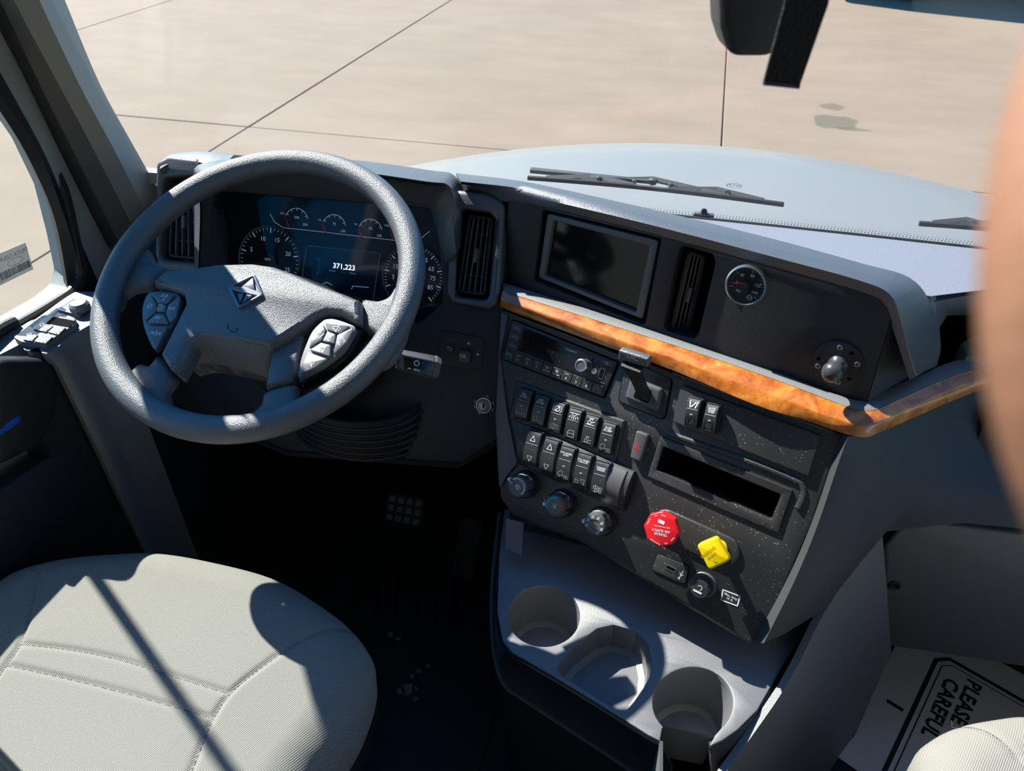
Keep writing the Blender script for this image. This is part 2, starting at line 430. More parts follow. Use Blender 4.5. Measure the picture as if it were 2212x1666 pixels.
# ------------------------------------------------------------------ planes of the cab
S = Frame((-.19, .85, 1.825), 20, 32)              # centre stack face
D = Frame(PZ(1488, 742, 1.888), 20, 11)             # upper centre face with screen and gauge
K = Frame((-.295, .91, 1.86), 0, 28)               # driver side dash face
V0 = Vector((0, 0, 0)); UPZ = Vector((0, 0, 1))
WORLD = Frame((0, 0, 0), axes=(Vector((1, 0, 0)), Vector((0, 1, 0)), UPZ))
def ZF(z): return Frame((0, 0, z), axes=(Vector((1, 0, 0)), Vector((0, 1, 0)), UPZ))

# ================================================================== the yard outside
def yard():
    root = thing('ground', None, None, (0, 8, -.1), kind='structure')
    xs = [-18.5, -13.8, -9.1, -4.42, .25, 4.95, 9.6, 14.3]
    ys = [-3, 1.95, 6.5, 14.9, 19.5, 24.2, 29]
    for i in range(len(xs)-1):
        for j in range(len(ys)-1):
            g = G(); j0 = .007
            g.plate(WORLD, [(xs[i]+j0, ys[j]+j0), (xs[i+1]-j0, ys[j]+j0), (xs[i+1]-j0, ys[j+1]-j0), (xs[i]+j0, ys[j+1]-j0)], -.1, -random.random()*.003, .006, 1)
            part('slab', g, CONC, root)
    g = G(); g.box(WORLD, -60, 60, -40, 90, -.3, -.03); part('joint_filler', g, mat('joint_dirt', (.13, .11, .085), .9), root)
    # thin weathered crack from slab corner
    return root
yard()
def parked_truck():
    x0, y0 = 1.6, 14.92
    t = thing('parked_truck', 'parked truck across the yard at top right, seen by its shadow and a tire edge', 'truck', (x0+3, y0+1.2, 0))
    fr = Frame((x0, y0, 0), axes=(Vector((1, 0, 0)), UPZ, Vector((0, -1, 0))))
    body = [(0, .55), (7.5, .55), (7.5, 3.4), (1.5, 3.3), (.7, 2.7), (.1, 1.7)]
    g = G(); g.plate(fr, rnd(body, .2), -2.4, 0, .1); part('body', g, CARP, t)
    g = G(); g.plate(fr, rnd([(2.6, 2.2), (4.0, 2.2), (4.0, 2.9), (3.0, 2.95)], .05), -.01, .012, .004); part('side_window', g, GLOSSB, t)
    for u in (1.6, 4.6, 6.6):
        for w in (-.2, -2.2):
            g = G(); g.lathe(fr, [(.3, w-.14), (.5, w-.14), (.52, w), (.5, w+.14), (.3, w+.14)], 24, u, .52); part('wheel', g, RUBBER, t)
parked_truck()

# ================================================================== truck outside: hood, cowl, wipers
def hood():
    rows = []
    def z(x, y): return 1.718 - .105*(x-.1)**2 + max(0, 2.0-y)*.085 - max(0, y-1.95)**1.6*.6
    for j in range(27):
        y = 1.16 + j*.046
        rows.append([Vector((x, y + .10 - .14*x*x, z(x, y))) for x in [(-1.0+2.0*i/40) for i in range(41)]])
    g = G(); g.slab(rows, .03, (0, 0, -1))
    t = thing('hood', 'white truck hood seen through the windshield', 'hood', (0, 1.7, 1.5))
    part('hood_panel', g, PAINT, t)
    g = G()
    g.hexa([Vector((-.85, 2.25, 1.3)), Vector((.85, 2.25, 1.3)), Vector((.85, 2.25, 1.0)), Vector((-.85, 2.25, 1.0))], [Vector((-.9, 1.4, 1.45)), Vector((.9, 1.4, 1.45)), Vector((.9, 1.3, 1.0)), Vector((-.9, 1.3, 1.0))])
    part('hood_nose', g, PAINT, t)
hood()
WSB = 1.0   # windshield base
def cowl():
    g = G(); g.slab([[Vector((x, 1.035 - .03*x*x, 1.975)) for x in [(-1.0+i*.1) for i in range(21)]], [Vector((x, 1.10 - .03*x*x, 1.955)) for x in [(-1.0+i*.1) for i in range(21)]], [Vector((x, 1.36 - .03*x*x, 1.835)) for x in [(-1.0+i*.1) for i in range(21)]]], .02, (0, 0, -1))
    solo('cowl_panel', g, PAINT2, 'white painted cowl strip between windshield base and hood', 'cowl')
cowl()

def windshield():
    t = thing('window_1', None, None, (0, 1.0, 2.0), kind='structure')
    TOP = 1.36
    N = 24; xs = [-.98+1.96*i/N for i in range(N+1)]
    def pt(x, s):   # s 0 base .. 1 top
        return Vector((x*(1-.12*s), 1.025 - .03*x*x - s*.46, 1.985 + s*.86))
    g = G(); g.slab([[pt(x, TOP*s/8) for x in xs] for s in range(9)], .005, (0, .8, .6)); part('windshield_pane', g, WSG, t)
    g = G(); g.tube([pt(x, 0)+Vector((0, -.008, .004)) for x in xs if x > -.8], .0045, 8); part('windshield_gasket', g, RUBBER, t)
    # dotted frit band: white dot rows fading upward as in the photo
    g = G(); 
    for r_ in range(3):
        n = 300
        for i in range(n):
            x = -.45 + 1.35*i/n; p = pt(x, .008+.0045*r_)
            a = .0010-.0002*r_; nn = Vector((0, -.6, .0))*.004; p = p+nn
            g.add([p+Vector((-a, 0, -a)), p+Vector((a, 0, -a)), p+Vector((a, 0, a)), p+Vector((-a, 0, a))], [(0, 1, 2, 3)])
    part('frit_dots', g, mat('frit_grey', (.25, .26, .27), .7), t, kind='stuff')
    g = G(); c = hit(1585, 402, pt(0, 0), Vector((0, -.88, .47)).normalized()); fr = Frame(c + Vector((0, -.006, .003)), axes=(Vector((1, 0, 0)), Vector((0, -.47, .88)).normalized(), Vector((0, -.88, -.47)).normalized()))
    g.text(fr, 'WCPI', 0, 0, .006, 0, sx=-1); g.stroke(fr, circ(0, 0, .011, 24, rv=.005), .0006, 0, True); part('glass_mark', g, mat('mark_grey', (.2, .2, .2), .6), t)
windshield()

def wiper(name, a, b, mid, label, arm_to):
    """a,b blade ends in pixels at z"""
    A, B = PZ(*a, 1.985), PZ(*b, 1.985)
    t = thing(name, label, 'wiper', (A+B)/2, group='windshield wipers')
    d = (B-A).normalized()
    path = [A.lerp(B, i/14) + UPZ*.004*math.sin(math.pi*i/14) for i in range(15)]
    g = G()
    for i in range(14):
        p, q = path[i], path[i+1]; w = Vector((0, .003, 0)); h = UPZ*.006
        g.hexa([p-w, p+w, p+w+h, p-w+h], [q-w, q+w, q+w+h, q-w+h])
    part('rubber_blade', g, RUBBER, t)
    g = G()
    up = UPZ*.004+Vector((0, .012, 0))
    for i0, i1, hh in ((1, 6, 1.0), (8, 13, 1.0), (3, 11, 1.7)):
        p, q = path[i0]+up*.5, path[i1]+up*.5; m = (p+q)/2 + up*hh
        for x, y in ((p, m), (m, q)):
            w = Vector((0, .002, .004)); g.hexa([x-w, x+Vector((0, .004, 0)), x+w, x-Vector((0, .004, 0))], [y-w, y+Vector((0, .004, 0)), y+w, y-Vector((0, .004, 0))])
    part('blade_bridge', g, mat('wiper_grey', (.05, .05, .048), .6), t)
    g = G(); mm = path[7]+up*1.6; c = mm.lerp(arm_to, .93)
    g.hexa([mm+Vector((0, -.004, -.003)), mm+Vector((0, .004, -.003)), mm+Vector((0, .004, .002)), mm+Vector((0, -.004, .002))], [c+Vector((0, -.006, -.003)), c+Vector((0, .006, -.003)), c+Vector((0, .006, .003)), c+Vector((0, -.006, .003))])
    g.lathe(Frame(mm, axes=(Vector((1, 0, 0)), Vector((0, 1, 0)), UPZ)), [(.006, -.004), (.007, 0), (.007, .004), (.003, .006)], 16)
    part('wiper_arm', g, MATS['wiper_grey'], t)
    g = G()
    for i in (4, 6, 8, 11):
        g.lathe(Frame(path[i]+up*1.1, axes=(Vector((1, 0, 0)), Vector((0, 1, 0)), UPZ)), [(.004, -.002), (.004, .004), (.001, .005)], 10)
    part('rivet', g, STEEL, t, kind='stuff')
wiper('wiper', (1140, 388), (1692, 446), None, 'long grey wiper blade resting across the driver half of windshield', PZ(1180, 392, 1.99)+Vector((-.05, .04, 0)))
wiper('wiper', (1984, 487), (2420, 535), None, 'short visible end of passenger wiper blade beside the finger', PZ(2420, 520, 1.99)+Vector((.05, .04, 0)))
def cowl_clip():
    p = PZ(1520, 462, 1.995); t = thing('sensor_nub', 'small black nub on the windshield base trim, mid dash', 'nub', p)
    fr = Frame(p, axes=(Vector((1, 0, 0)), Vector((0, 1, 0)), UPZ))
    g = G(); g.plate(fr, rnd(rect(0, 0, .03, .008), .003), -.004, .001, .001); part('base', g, PAD, t)
    g = G(); g.lathe(fr, [(.005, .001), (.005, .004), (.0035, .007), (.001, .008)], 16); part('dome', g, GLOSSB, t)
cowl_clip()

# ================================================================== cab shell (setting)
def cab():
    # floor with rubber ribs
    g = G(); g.box(WORLD, -1.0, 1.0, -.9, 1.35, 1.04, 1.1)
    solo('floor', g, FLOORM, kind='structure')
    g = G(); g.hexa([Vector((-1.0, .36, 3.16)), Vector((1.0, .36, 3.16)), Vector((1.0, -.95, 3.2)), Vector((-1.0, -.95, 3.2))], [Vector((-1.0, .36, 3.23)), Vector((1.0, .36, 3.23)), Vector((1.0, -.95, 3.27)), Vector((-1.0, -.95, 3.27))])
    solo('ceiling', g, HEAD, kind='structure')
    g = G(); g.box(WORLD, -1.08, 1.08, -1.0, -.95, 1.04, 3.27); solo('wall_back', g, HEAD, kind='structure')
    g = G(); g.box(WORLD, -1.0, 1.0, 1.23, 1.26, 1.04, 1.83); solo('wall_front', g, DARK, kind='structure')
    # side walls: frames around window openings, in the plane x=+-1.0
    # driver side opening as traced by the sunlight on the seat: (y, z)
    hole = [(.85, 1.858), (.866, 1.923), (.88, 1.996), (.876, 2.07), (.862, 2.125), (.84, 2.2), (.80, 2.32), (.755, 2.40), (.66, 2.53), (.60, 2.62), (.02, 2.64), (-.03, 2.6), (-.03, 1.88), (.0, 1.865), (.64, 1.857), (.70, 1.845), (.79, 1.838), (.827, 1.84)]
    outer = [(-.98, 1.04), (1.28, 1.04), (1.28, 1.88), (1.06, 1.93), (.9, 2.30), (.62, 2.86), (.45, 2.98), (-.98, 3.0)]
    outer_d = [(-.98, 1.04), (1.28, 1.04), (1.28, 1.84), (1.07, 1.9), (1.0, 2.05), (.9, 2.30), (.62, 2.80), (.42, 3.16), (.36, 3.25), (-.98, 3.25)]
    for side in (-1, 1):
        lean = .0
        fr = Frame((side*1.03, 0, 0), axes=(Vector((0, 1, 0)), UPZ, Vector((1, 0, 0))))
        t = thing('door_1' if side < 0 else 'door_2', None, None, (side*1.03, 0, 1.1), kind='structure')
        h = [(a, b) for a, b in hole]
        g = G(); g.plate(fr, [outer_d, rnd(h, .02)], -.02, .02)
        part('door_frame', g, LIGHTG if side < 0 else GREYP, t)
        g = G(); g.plate(fr, rnd(inset(ccw(h), -.004), .02), -.004, .001); part('side_glass', g, SDG, t)
        if side > 0: continue
        # black weather seal around the opening, inside
        g = G(); path = smooth([Vector((-1.0, a, b)) for a, b in h], 5, True); g.tube(path, .010, 10, True); part('window_seal', g, RUB2, t)
cab()
# ================================================================== door trim, pillar
def driver_door():
    t = thing('door_trim', 'dark grey driver door trim with pocket and lit top sill at far left', 'door panel', (-.95, .6, 1.5))
    # sill top and inner face
    top_o = [(-60, 760), (0, 716), (80, 674), (150, 634), (205, 630)]
    top_i = [(-60, 800), (0, 766), (100, 764), (150, 728), (215, 690)]
    z = 1.842
    ro = [PZ(*p, z) for p in top_o]; ri = [PZ(*p, z) for p in top_i]
    ro[0] = Vector((-1.03, .2, z)); ri[0] = Vector((-.975, .2, z))
    ro = smooth(ro, 6); ri = smooth(ri, 6)
    mid = [a.lerp(b, .5)+Vector((0, 0, .006)) for a, b in zip(ro, ri)]
    low1 = [p+Vector((.012, -.002, -.02)) for p in ri]
    low2 = [p+Vector((.012, -.002, -.20)) for p in ri]
    low3 = [p+Vector((-.01, -.0, -.74)) for p in ri]
    g = G(); g.slab([ro, mid, ri], .02, (0, 0, -1)); part('sill_top', g, GREYP, t, 'grey sill catching sun')
    g = G(); g.slab([ri, low1, low2, low3], .03, (-1, 0, 0)); part('inner_panel', g, GREYP, t)
    # recessed handle bay and map pocket as framed plates on an x plane
    fx = Frame((-.935, 0, 0), axes=(Vector((0, -1, 0)), UPZ, Vector((1, 0, 0))))
    g = G(); bay = rnd(fx.uvs([(-40, 772), (98, 772), (104, 800), (98, 900), (60, 960), (-40, 1010)]), .02, 5); g.plate(fx, bay, -.012, .022, .01, 3)
    part('handle_bay', g, DARK, t)
    g = G(); g.plate(fx, rnd(fx.uvs([(-60, 1085), (120, 965), (190, 928), (245, 936), (262, 980), (255, 1060), (225, 1160), (150, 1260), (-60, 1300)]), .03, 5), -.012, .018, .010, 3)
    part('map_pocket', g, DARK, t)
    g = G(); pth = [PX(-40, 958, -.92), PX(0, 926, -.92), PX(30, 905, -.92), PX(50, 884, -.92)]
    g.tube(smooth(pth, 4), [.008]*5+[.009]*4+[.007]*4, 10); part('door_lever', g, BLUEH, t, 'shiny lever with a blue reflection painted into its colour')
    g = G(); g.hexa([Vector((-.97, .60, 1.10)), Vector((-.92, .60, 1.10)), Vector((-.92, .60, 1.80)), Vector((-.97, .60, 1.82))], [Vector((-.97, 1.26, 1.10)), Vector((-.90, 1.26, 1.10)), Vector((-.90, 1.2, 1.86)), Vector((-.97, 1.2, 1.86))]); part('kick_panel', g, DARK, t)
    return t
driver_door()
def window_switches():
    f = Frame((-.95, .70, 1.849), axes=(Vector((math.cos(R(-38)), math.sin(R(-38)), 0)), Vector((math.sin(R(38)), math.cos(R(38)), 0)), UPZ))
    t = thing('window_switch_plate', 'silver grey window switch plate on the door sill', 'switch plate', frame=f)
    pl = f.uvs([(30, 732), (95, 683), (165, 690), (160, 706), (98, 746), (48, 742)])
    g = G(); g.plate(f, rnd(pl, .006), -.006, .003, .0015); part('plate', g, GREYP, t)
    g = G(); g.plate(f, rnd(f.uvs([(97, 693), (112, 679), (160, 688), (148, 702)], .008), .002), .003, .0036); part('recess', g, BLACK, t)
    for q in ([(68, 706), (84, 692), (113, 698), (97, 712)], [(100, 712), (116, 698), (140, 702), (124, 718)], [(46, 728), (62, 714), (80, 718), (66, 732)], [(70, 732), (84, 718), (112, 722), (96, 737)]):
        g = G(); g.plate(f, rnd(f.uvs(q, .01), .002), .002, .006, .0015); k = part('switch_key', g, PAD, t)
    g = G()
    for c in ((91, 702), (120, 708), (63, 723), (91, 728)):
        u, v = f.uv(*c, .012); g.stroke(f, rect(u, v, .006, .005), .0007, .0125, True)
    part('key_symbols', g, DIMW, t)
    p2 = f.uvs([(123, 672), (160, 648), (196, 660), (172, 684)])
    t2 = thing('mirror_control', 'round mirror adjuster knob at front of the door sill', 'control knob', frame=f.at(*f.uv(165, 662)))
    g = G(); g.plate(f, rnd(p2, .005), -.012, .003, .001); part('plate', g, SATIN, t2)
    u, v = f.uv(170, 658, .01); g = G(); g.lathe(f, [(.015, .002), (.0145, .010), (.011, .014), (.002, .0145)], 28, u, v); part('knob', g, GREYP, t2)
window_switches()
def pillar():
    t = thing('wall_left', None, None, (-.95, .95, 1.9), kind='structure')
    def strip(cols, thick=.02):
        n = max(len(c) for c in cols)
        return G().slab([smooth(c, 5) for c in cols], thick, (-.7, .5, .2))
    # each chain runs from the bottom up; x narrows with height as the windshield leans
    def ch(pts): return [PX(a, b, x) for a, b, x in pts]
    e0 = ch([(345, 415, -.955), (280, 300, -.93), (215, 180, -.905), (140, 0, -.875), (60, -200, -.85), (-40, -480, -.80)])
    e1 = ch([(310, 450, -.95), (250, 330, -.92), (175, 190, -.89), (85, 0, -.86), (0, -200, -.83), (-100, -480, -.78)])
    e2 = ch([(283, 482, -.95), (190, 300, -.93), (120, 170, -.905), (30, 0, -.88), (-60, -200, -.85), (-160, -480, -.80)])
    e3 = ch([(255, 520, -.965), (160, 330, -.95), (80, 170, -.93), (0, 0, -.91), (-90, -200, -.88), (-200, -480, -.83)])
    e4 = ch([(240, 540, -.99), (148, 360, -.985), (60, 180, -.965), (-20, 20, -.945), (-110, -180, -.91), (-230, -460, -.86)])
    g = strip([e0, e1]); part('pillar_face', g, LIGHTG, t)
    g = strip([e1, e2]); part('pillar_trim', g, TAN, t)
    g = strip([e2, e3]); part('pillar_inner_trim', g, mat('pillar_dark_fabric', (.085, .075, .065), .75), t)
    g = strip([e3, e4]); part('pillar_seal', g, RUB2, t)
    f0 = ch([(240, 545, -1.0), (148, 365, -.99), (60, 182, -.97), (-20, 25, -.95), (-120, -180, -.91)])
    f1 = ch([(225, 640, -1.005), (165, 500, -1.0), (100, 340, -.99), (0, 155, -.975), (-100, -30, -.95)])
    g = strip([f0, f1]); part('frame_strip', g, LIGHTG, t)
    f2 = ch([(188, 640, -1.0), (150, 500, -.99), (85, 330, -.98), (0, 205, -.965), (-100, 40, -.945)])
    f3 = ch([(150, 640, -1.01), (120, 480, -1.0), (66, 350, -.99), (0, 240, -.975), (-100, 100, -.955)])
    g = strip([f1, f2, f3]); part('channel_seal', g, RUB2, t)
    g = G(); g.tube([Vector((.86, 1.06, 1.9)), Vector((.86, .9, 2.28)), Vector((.8, .6, 2.8)), Vector((.78, .42, 3.15))], .05, 12); solo('wall_right', g, TAN, kind='structure')
    g = G(); g.box(WORLD, -.9, .9, .355, .43, 3.135, 3.23); solo('wall_front_header', g, TAN, kind='structure')
pillar()
def window_sticker():
    a, b, c, d = [PX(x, y, -1.022) for x, y in ((-30, 560), (55, 524), (72, 582), (-30, 632))]
    g = G(); g.hexa([a, b, c, d], [p+Vector((-.0008, 0, 0)) for p in (a, b, c, d)])
    t = thing('window_sticker', 'pale translucent sticker with bar code on the driver window', 'sticker', a)
    part('film', g, glass2, t)
    fr = Frame((-1.0205, 0, 0), axes=(Vector((0, -1, 0)), UPZ, Vector((1, 0, 0))))
    x = (b-a).normalized(); y = Vector((1, 0, 0)).cross(x); fr = Frame(a+Vector((.0015, 0, 0)), axes=(x, -y if y.z < 0 else y, Vector((1, 0, 0))))
    g = G(); L = (b-a).length; H = (c-b).length
    g.text(fr, 'TRUCK COUNTRY', L*.50, -H*.22, .0062, .0, sx=-1); 
    g.stroke(fr, circ(L*.6, -H*.45, .014, 20, rv=.005), .0006, 0, True)
    for i in range(26):
        u = L*.15+i*L*.03; g.stroke(fr, [(u, -H*.62), (u, -H*.85)], .0008+.0012*random.random(), 0)
    part('print', g, mat('sticker_ink', (.22, .25, .24), .7), t, fix=False)
def _g2():
    m = bpy.data.materials.new('sticker_film'); m.use_nodes = True; nt = m.node_tree; nt.nodes.clear()
    o = nt.nodes.new('ShaderNodeOutputMaterial'); t = nt.nodes.new('ShaderNodeBsdfTransparent'); d = nt.nodes.new('ShaderNodeBsdfDiffuse'); d.inputs[0].default_value = (.55, .6, .58, 1)
    mx = nt.nodes.new('ShaderNodeMixShader'); mx.inputs[0].default_value = .6; nt.links.new(t.outputs[0], mx.inputs[1]); nt.links.new(d.outputs[0], mx.inputs[2]); nt.links.new(mx.outputs[0], o.inputs[0]); return m
glass2 = _g2()
window_sticker()
def antenna():
    t = thing('antenna', 'thin black antenna mast outside the driver door, seen by its shadow', 'antenna', (-1.3, .83, 1.72))
    g = G(); g.tube([Vector((-1.3, .78, 1.70)), Vector((-1.3, .78, 2.3)), Vector((-1.3, .782, 2.75))], .008, 10); part('mast', g, RUBBER, t)
    g = G(); g.tube([Vector((-1.05, .80, 1.74)), Vector((-1.3, .80, 1.72)), Vector((-1.33, .80, 1.72))], .012, 10); part('bracket', g, RUBBER, t)
antenna()

# ================================================================== dashboard
DB = thing('dashboard', 'charcoal dashboard with cluster hood and padded brow', 'dashboard', (-.3, 1.0, 1.6))
def dash():
    # --- cluster surround on K (opening cut for the instruments)
    out = K.uvs([(452, 415), (470, 398), (940, 432), (985, 450), (985, 420), (1060, 425), (1094, 440), (1083, 640), (1078, 700), (1070, 960), (1045, 1000), (620, 960), (345, 800), (430, 580)])
    ope = rnd(K.uvs([(461, 404), (925, 436), (948, 520), (957, 655), (905, 700), (443, 576), (452, 430)]), [.012, .02, .02, .015, .01, .01, .0], 4)
    outer = rnd(K.uvs([(440, 398), (985, 428), (1100, 432), (1086, 640), (1080, 900), (1072, 965), (990, 1010), (620, 980), (340, 860), (425, 590)]), [.01, .0, .01, 0, 0, .02, .02, .03, .03, 0], 4)
    vr = rnd(K.uvs([(1000, 448), (1070, 458), (1055, 652), (978, 640)]), .014, 4)
    g = G(); g.plate(K, [outer, ope, vr], -.045, 0, .003, 2); part('cluster_surround', g, DARK, DB)
    g = G(); g.box(WORLD, -.93, .93, 1.028, 1.04, 1.3, 1.972); g.box(WORLD, -.93, -.24, .99, 1.03, 1.3, 1.80); part('dash_core', g, BLACK, DB)
    # underside below knee
    g = G(); lo = K.uvs([(345, 870), (620, 985), (990, 1012), (1072, 960)]);
    rows = [[K.W(u, v, 0) for u, v in lo], [K.W(u, v, -.02)+Vector((0, .02, -.02)) for u, v in lo], [K.W(u, v, -.02)+Vector((0, .18, -.04)) for u, v in lo]]
    g.slab(rows, .01, (0, 0, 1)); part('knee_panel', g, DARK, DB)
    # --- cluster hood: loft along x
    cols = []
    N = 30
    prof = []
    def hoodrow(uvpx, off):  # chain of pixels at heights
        return smooth([PZ(a, b, z) for a, b, z in uvpx], 5)
    rk = smooth([K.W(*K.uv(a, b)) for a, b in [(452, 585), (458, 470), (461, 425), (480, 408), (600, 416), (760, 428), (896, 440), (938, 455), (948, 520), (960, 560)]], 5)
    r0 = smooth([K.W(*K.uv(a, b, .024), .024) for a, b in [(447, 590), (452, 470), (456, 420), (475, 402), (600, 410), (760, 422), (900, 434), (944, 450), (955, 520), (968, 560)]], 5)
    r1 = smooth([K.W(*K.uv(a, b, .036), .036) for a, b in [(432, 585), (437, 470), (440, 415), (458, 390), (600, 384), (760, 394), (915, 405), (962, 425), (975, 470), (985, 540)]], 5)
    r2 = hoodrow([(428, 583, 1.905), (432, 470, 1.965), (432, 405, 2.005), (450, 372, 2.040), (600, 362, 2.046), (760, 370, 2.046), (920, 392, 2.042), (968, 400, 2.032), (985, 440, 2.010), (992, 530, 1.940)], 0)
    r3 = hoodrow([(420, 583, 1.90), (420, 460, 1.96), (418, 390, 2.0), (440, 352, 2.034), (600, 338, 2.042), (760, 345, 2.040), (930, 368, 2.034), (978, 378, 2.016), (1000, 430, 1.99), (1000, 520, 1.93)], 0)
    r4 = [p+Vector((0, .02, -.012)) for p in r3]; r5 = [p+Vector((0, .07, -.05)) for p in r3]
    g = G(); g.slab([rk, r0, r1, r2, r3, r4, r5], .006, (0, .3, -1)); part('cluster_hood', g, PAD, DB, ang=60)
    # left vent housing and top
    o = rnd(K.uvs([(343, 420), (345, 352), (372, 338), (432, 345), (452, 372), (446, 590), (345, 588)]), [.004, .012, .01, .01, .01, .01, .01], 4)
    hole = rnd(K.uvs([(358, 385), (428, 380), (436, 570), (352, 560)]), .012, 4)
    g = G(); g.plate(K, [o, hole], -.05, .01, .006, 3); part('left_vent_housing', g, PAD, DB)
    a = [(345, 352, 2.0), (360, 335, 2.012), (430, 326, 2.02), (500, 324, 2.022), (470, 345, 2.024)]
    r0 = [PZ(345, 365, 2.005), PZ(375, 350, 2.01), PZ(430, 350, 2.015), PZ(470, 368, 2.026)]
    r1 = [PZ(349, 348, 2.0), PZ(368, 334, 2.01), PZ(430, 327, 2.018), PZ(505, 335, 2.026)]
    r2 = [p+Vector((0, .03, -.012)) for p in r1]; r3 = [p+Vector((-.0, .10, -.06)) for p in r1]
    g = G(); g.slab([smooth(x, 4) for x in (r0, r1, r2, r3)], .01, (0, 0, -1)); part('left_dash_top', g, PAD, DB, ang=60)
    # right vent housing
    o = rnd(K.uvs([(985, 440), (990, 412), (1060, 420), (1095, 440), (1082, 655), (1060, 668), (978, 652)]), [.0, .006, .008, .015, .015, .005, .005], 4)
    hole = rnd(K.uvs([(1000, 452), (1060, 460), (1078, 480), (1058, 650), (982, 640), (990, 470)]), [.008, .008, .01, .012, .012, .008], 4)
    g = G(); g.plate(K, [o, hole], -.045, .014, .007, 3); part('right_vent_housing', g, PAD, DB)
    # --- upper centre face D with openings
    o = D.uvs([(1098, 432), (1130, 428), (1905, 640), (1925, 690), (1868, 890), (1115, 648), (1080, 640)])
    scr = rnd(D.uvs([(1172, 450), (1428, 513), (1392, 703), (1152, 606)]), .006, 3)
    vnt = rnd(D.uvs([(1470, 532), (1535, 545), (1545, 565), (1505, 735), (1432, 712), (1462, 560)]), [.006, .01, .01, .012, .01, .006], 3)
    g = G(); g.plate(D, [o, scr, vnt], -.06, 0, .003, 2); part('upper_face', g, DARK, DB)
    g = G(); q = D.uvs([(1925, 690), (1868, 890)]); A = D.W(*q[0]); B = D.W(*q[1]); A2 = PZ(1962, 815, 1.89); 
    g.hexa([A, B, A2, A2+Vector((0, .002, .003))], [p+Vector((.02, .10, 0)) for p in (A, B, A2, A2+Vector((0, .002, .003)))]); part('end_facet', g, SHELL, DB)
    # --- brow over D
    def chain(pts): return smooth([PZ(a, b, z) for a, b, z in pts], 5)
    def dch(pts, off): return smooth([D.W(*D.uv(a, b, off), off) for a, b in pts], 5)
    ra = dch([(1000, 415), (1130, 437), (1300, 476), (1500, 527), (1700, 582), (1850, 625), (1912, 655), (1930, 700), (1950, 760), (1968, 815)], .0)
    rb = dch([(1000, 404), (1130, 422), (1300, 460), (1500, 510), (1700, 563), (1850, 604), (1922, 636), (1948, 700), (1966, 765), (1980, 810)], .005)
    rc = chain([(995, 392, 2.028), (1130, 408, 2.032), (1300, 443, 2.034), (1500, 492, 2.034), (1700, 543, 2.034), (1850, 585, 2.034), (1940, 625, 2.024), (1975, 690, 1.985), (1995, 760, 1.93), (1996, 800, 1.9)])
    rd = chain([(985, 374, 2.022), (1130, 392, 2.026), (1310, 430, 2.03), (1500, 474, 2.03), (1700, 524, 2.03), (1858, 568, 2.03), (1965, 600, 2.020), (2012, 660, 1.99), (2030, 740, 1.935), (2022, 788, 1.9)])
    re = [p+Vector((.01 if i > 30 else 0, .02, -.014)) for i, p in enumerate(rd)]
    rf = [p+Vector((.03 if i > 30 else 0, .08, -.06)) for i, p in enumerate(rd)]
    g = G(); g.slab([ra, rb, rc, rd, re, rf], .005, (0, .3, -1)); part('padded_brow', g, PAD, DB, ang=70)
    # --- dash top toward the windshield on the passenger side
    F = ZF(2.0); pts = [PZ(a, b, 2.0) for a, b in [(1318, 433), (1520, 458), (1800, 487), (2100, 516)]]
    far = [Vector((x, 1.012-.03*x*x, 1.992)) for x in (-.27, -.2, .05, .3, .5, .75, .97)]
    mid = [Vector((-.27, .97, 1.995)), PZ(1400, 470, 1.995)+Vector((0, 0, 0)), PZ(1600, 520, 1.995), PZ(1850, 585, 1.995), PZ(2010, 640, 1.99), PZ(2150, 610, 1.99), Vector((.97, .80, 1.985))]
    nr = [Vector((-.27, .95, 1.93)), PZ(1400, 500, 1.94), PZ(1600, 550, 1.94), PZ(1850, 640, 1.94), PZ(2010, 700, 1.955), PZ(2140, 640, 1.96), Vector((.97, .78, 1.96))]
    nr2 = [Vector((-.27, .96, 1.88)), PZ(1400, 510, 1.90), PZ(1600, 570, 1.90), PZ(1850, 660, 1.90), PZ(2018, 770, 1.89), PZ(2150, 665, 1.92), Vector((.97, .76, 1.93))]
    nr3 = [p+Vector((0, .06, -.04)) for p in nr2]
    g = G(); g.slab([smooth(x, 4) for x in (far, mid, nr, nr2, nr3)], .01, (0, 0, -1)); part('passenger_dash_top', g, DASHT, DB, 'pale grey sunlit top surface', ang=60)
    # passenger side vent block in the shadow right of the brow
    g = G(); f2 = ZF(1.90); q = [PZ(a, b, 1.90) for a, b in [(2078, 738), (2120, 712), (2300, 700), (2300, 770), (2140, 775), (2088, 768)]]
    g.plate(f2, [(p.x, p.y) for p in q], -.06, 0, .004, 2); part('passenger_tray', g, mat('tray_tan', (.16, .14, .11), .6), DB)
    # --- stack face S: left border pieces and main face
    o = rnd(S.uvs([(1082, 668), (1830, 942), (1795, 1010), (1752, 1135), (1702, 1250), (1640, 1382), (1622, 1390), (1345, 1222), (1240, 1160), (1110, 1118), (1080, 1075), (1075, 900)]), [0, 0, 0, 0, 0, .004, .006, .01, .01, .012, .014, 0], 4)
    holes = [rnd(S.uvs([(1107, 690), (1338, 783), (1306, 860), (1084, 776)]), .002, 2),
             rnd(S.uvs([(1434, 964), (1688, 1068), (1667, 1122), (1419, 1015)]), .002, 2)]
    g = G(); g.plate(S, [o]+holes, -.03, 0, .003, 2); part('stack_face', g, PANEL, DB, 'dusty black centre stack face')
    # rounded bottom lip
    bt = S.uvs([(1622, 1390), (1345, 1222), (1240, 1160), (1110, 1118)])
    rows = [[S.W(u, v+.002, -.001) for u, v in bt], [S.W(u, v-.006, -.008) for u, v in bt], [S.W(u, v-.006, -.03)+Vector((0, .0, -.005)) for u, v in bt], [S.W(u, v+.01, -.09) for u, v in bt]]
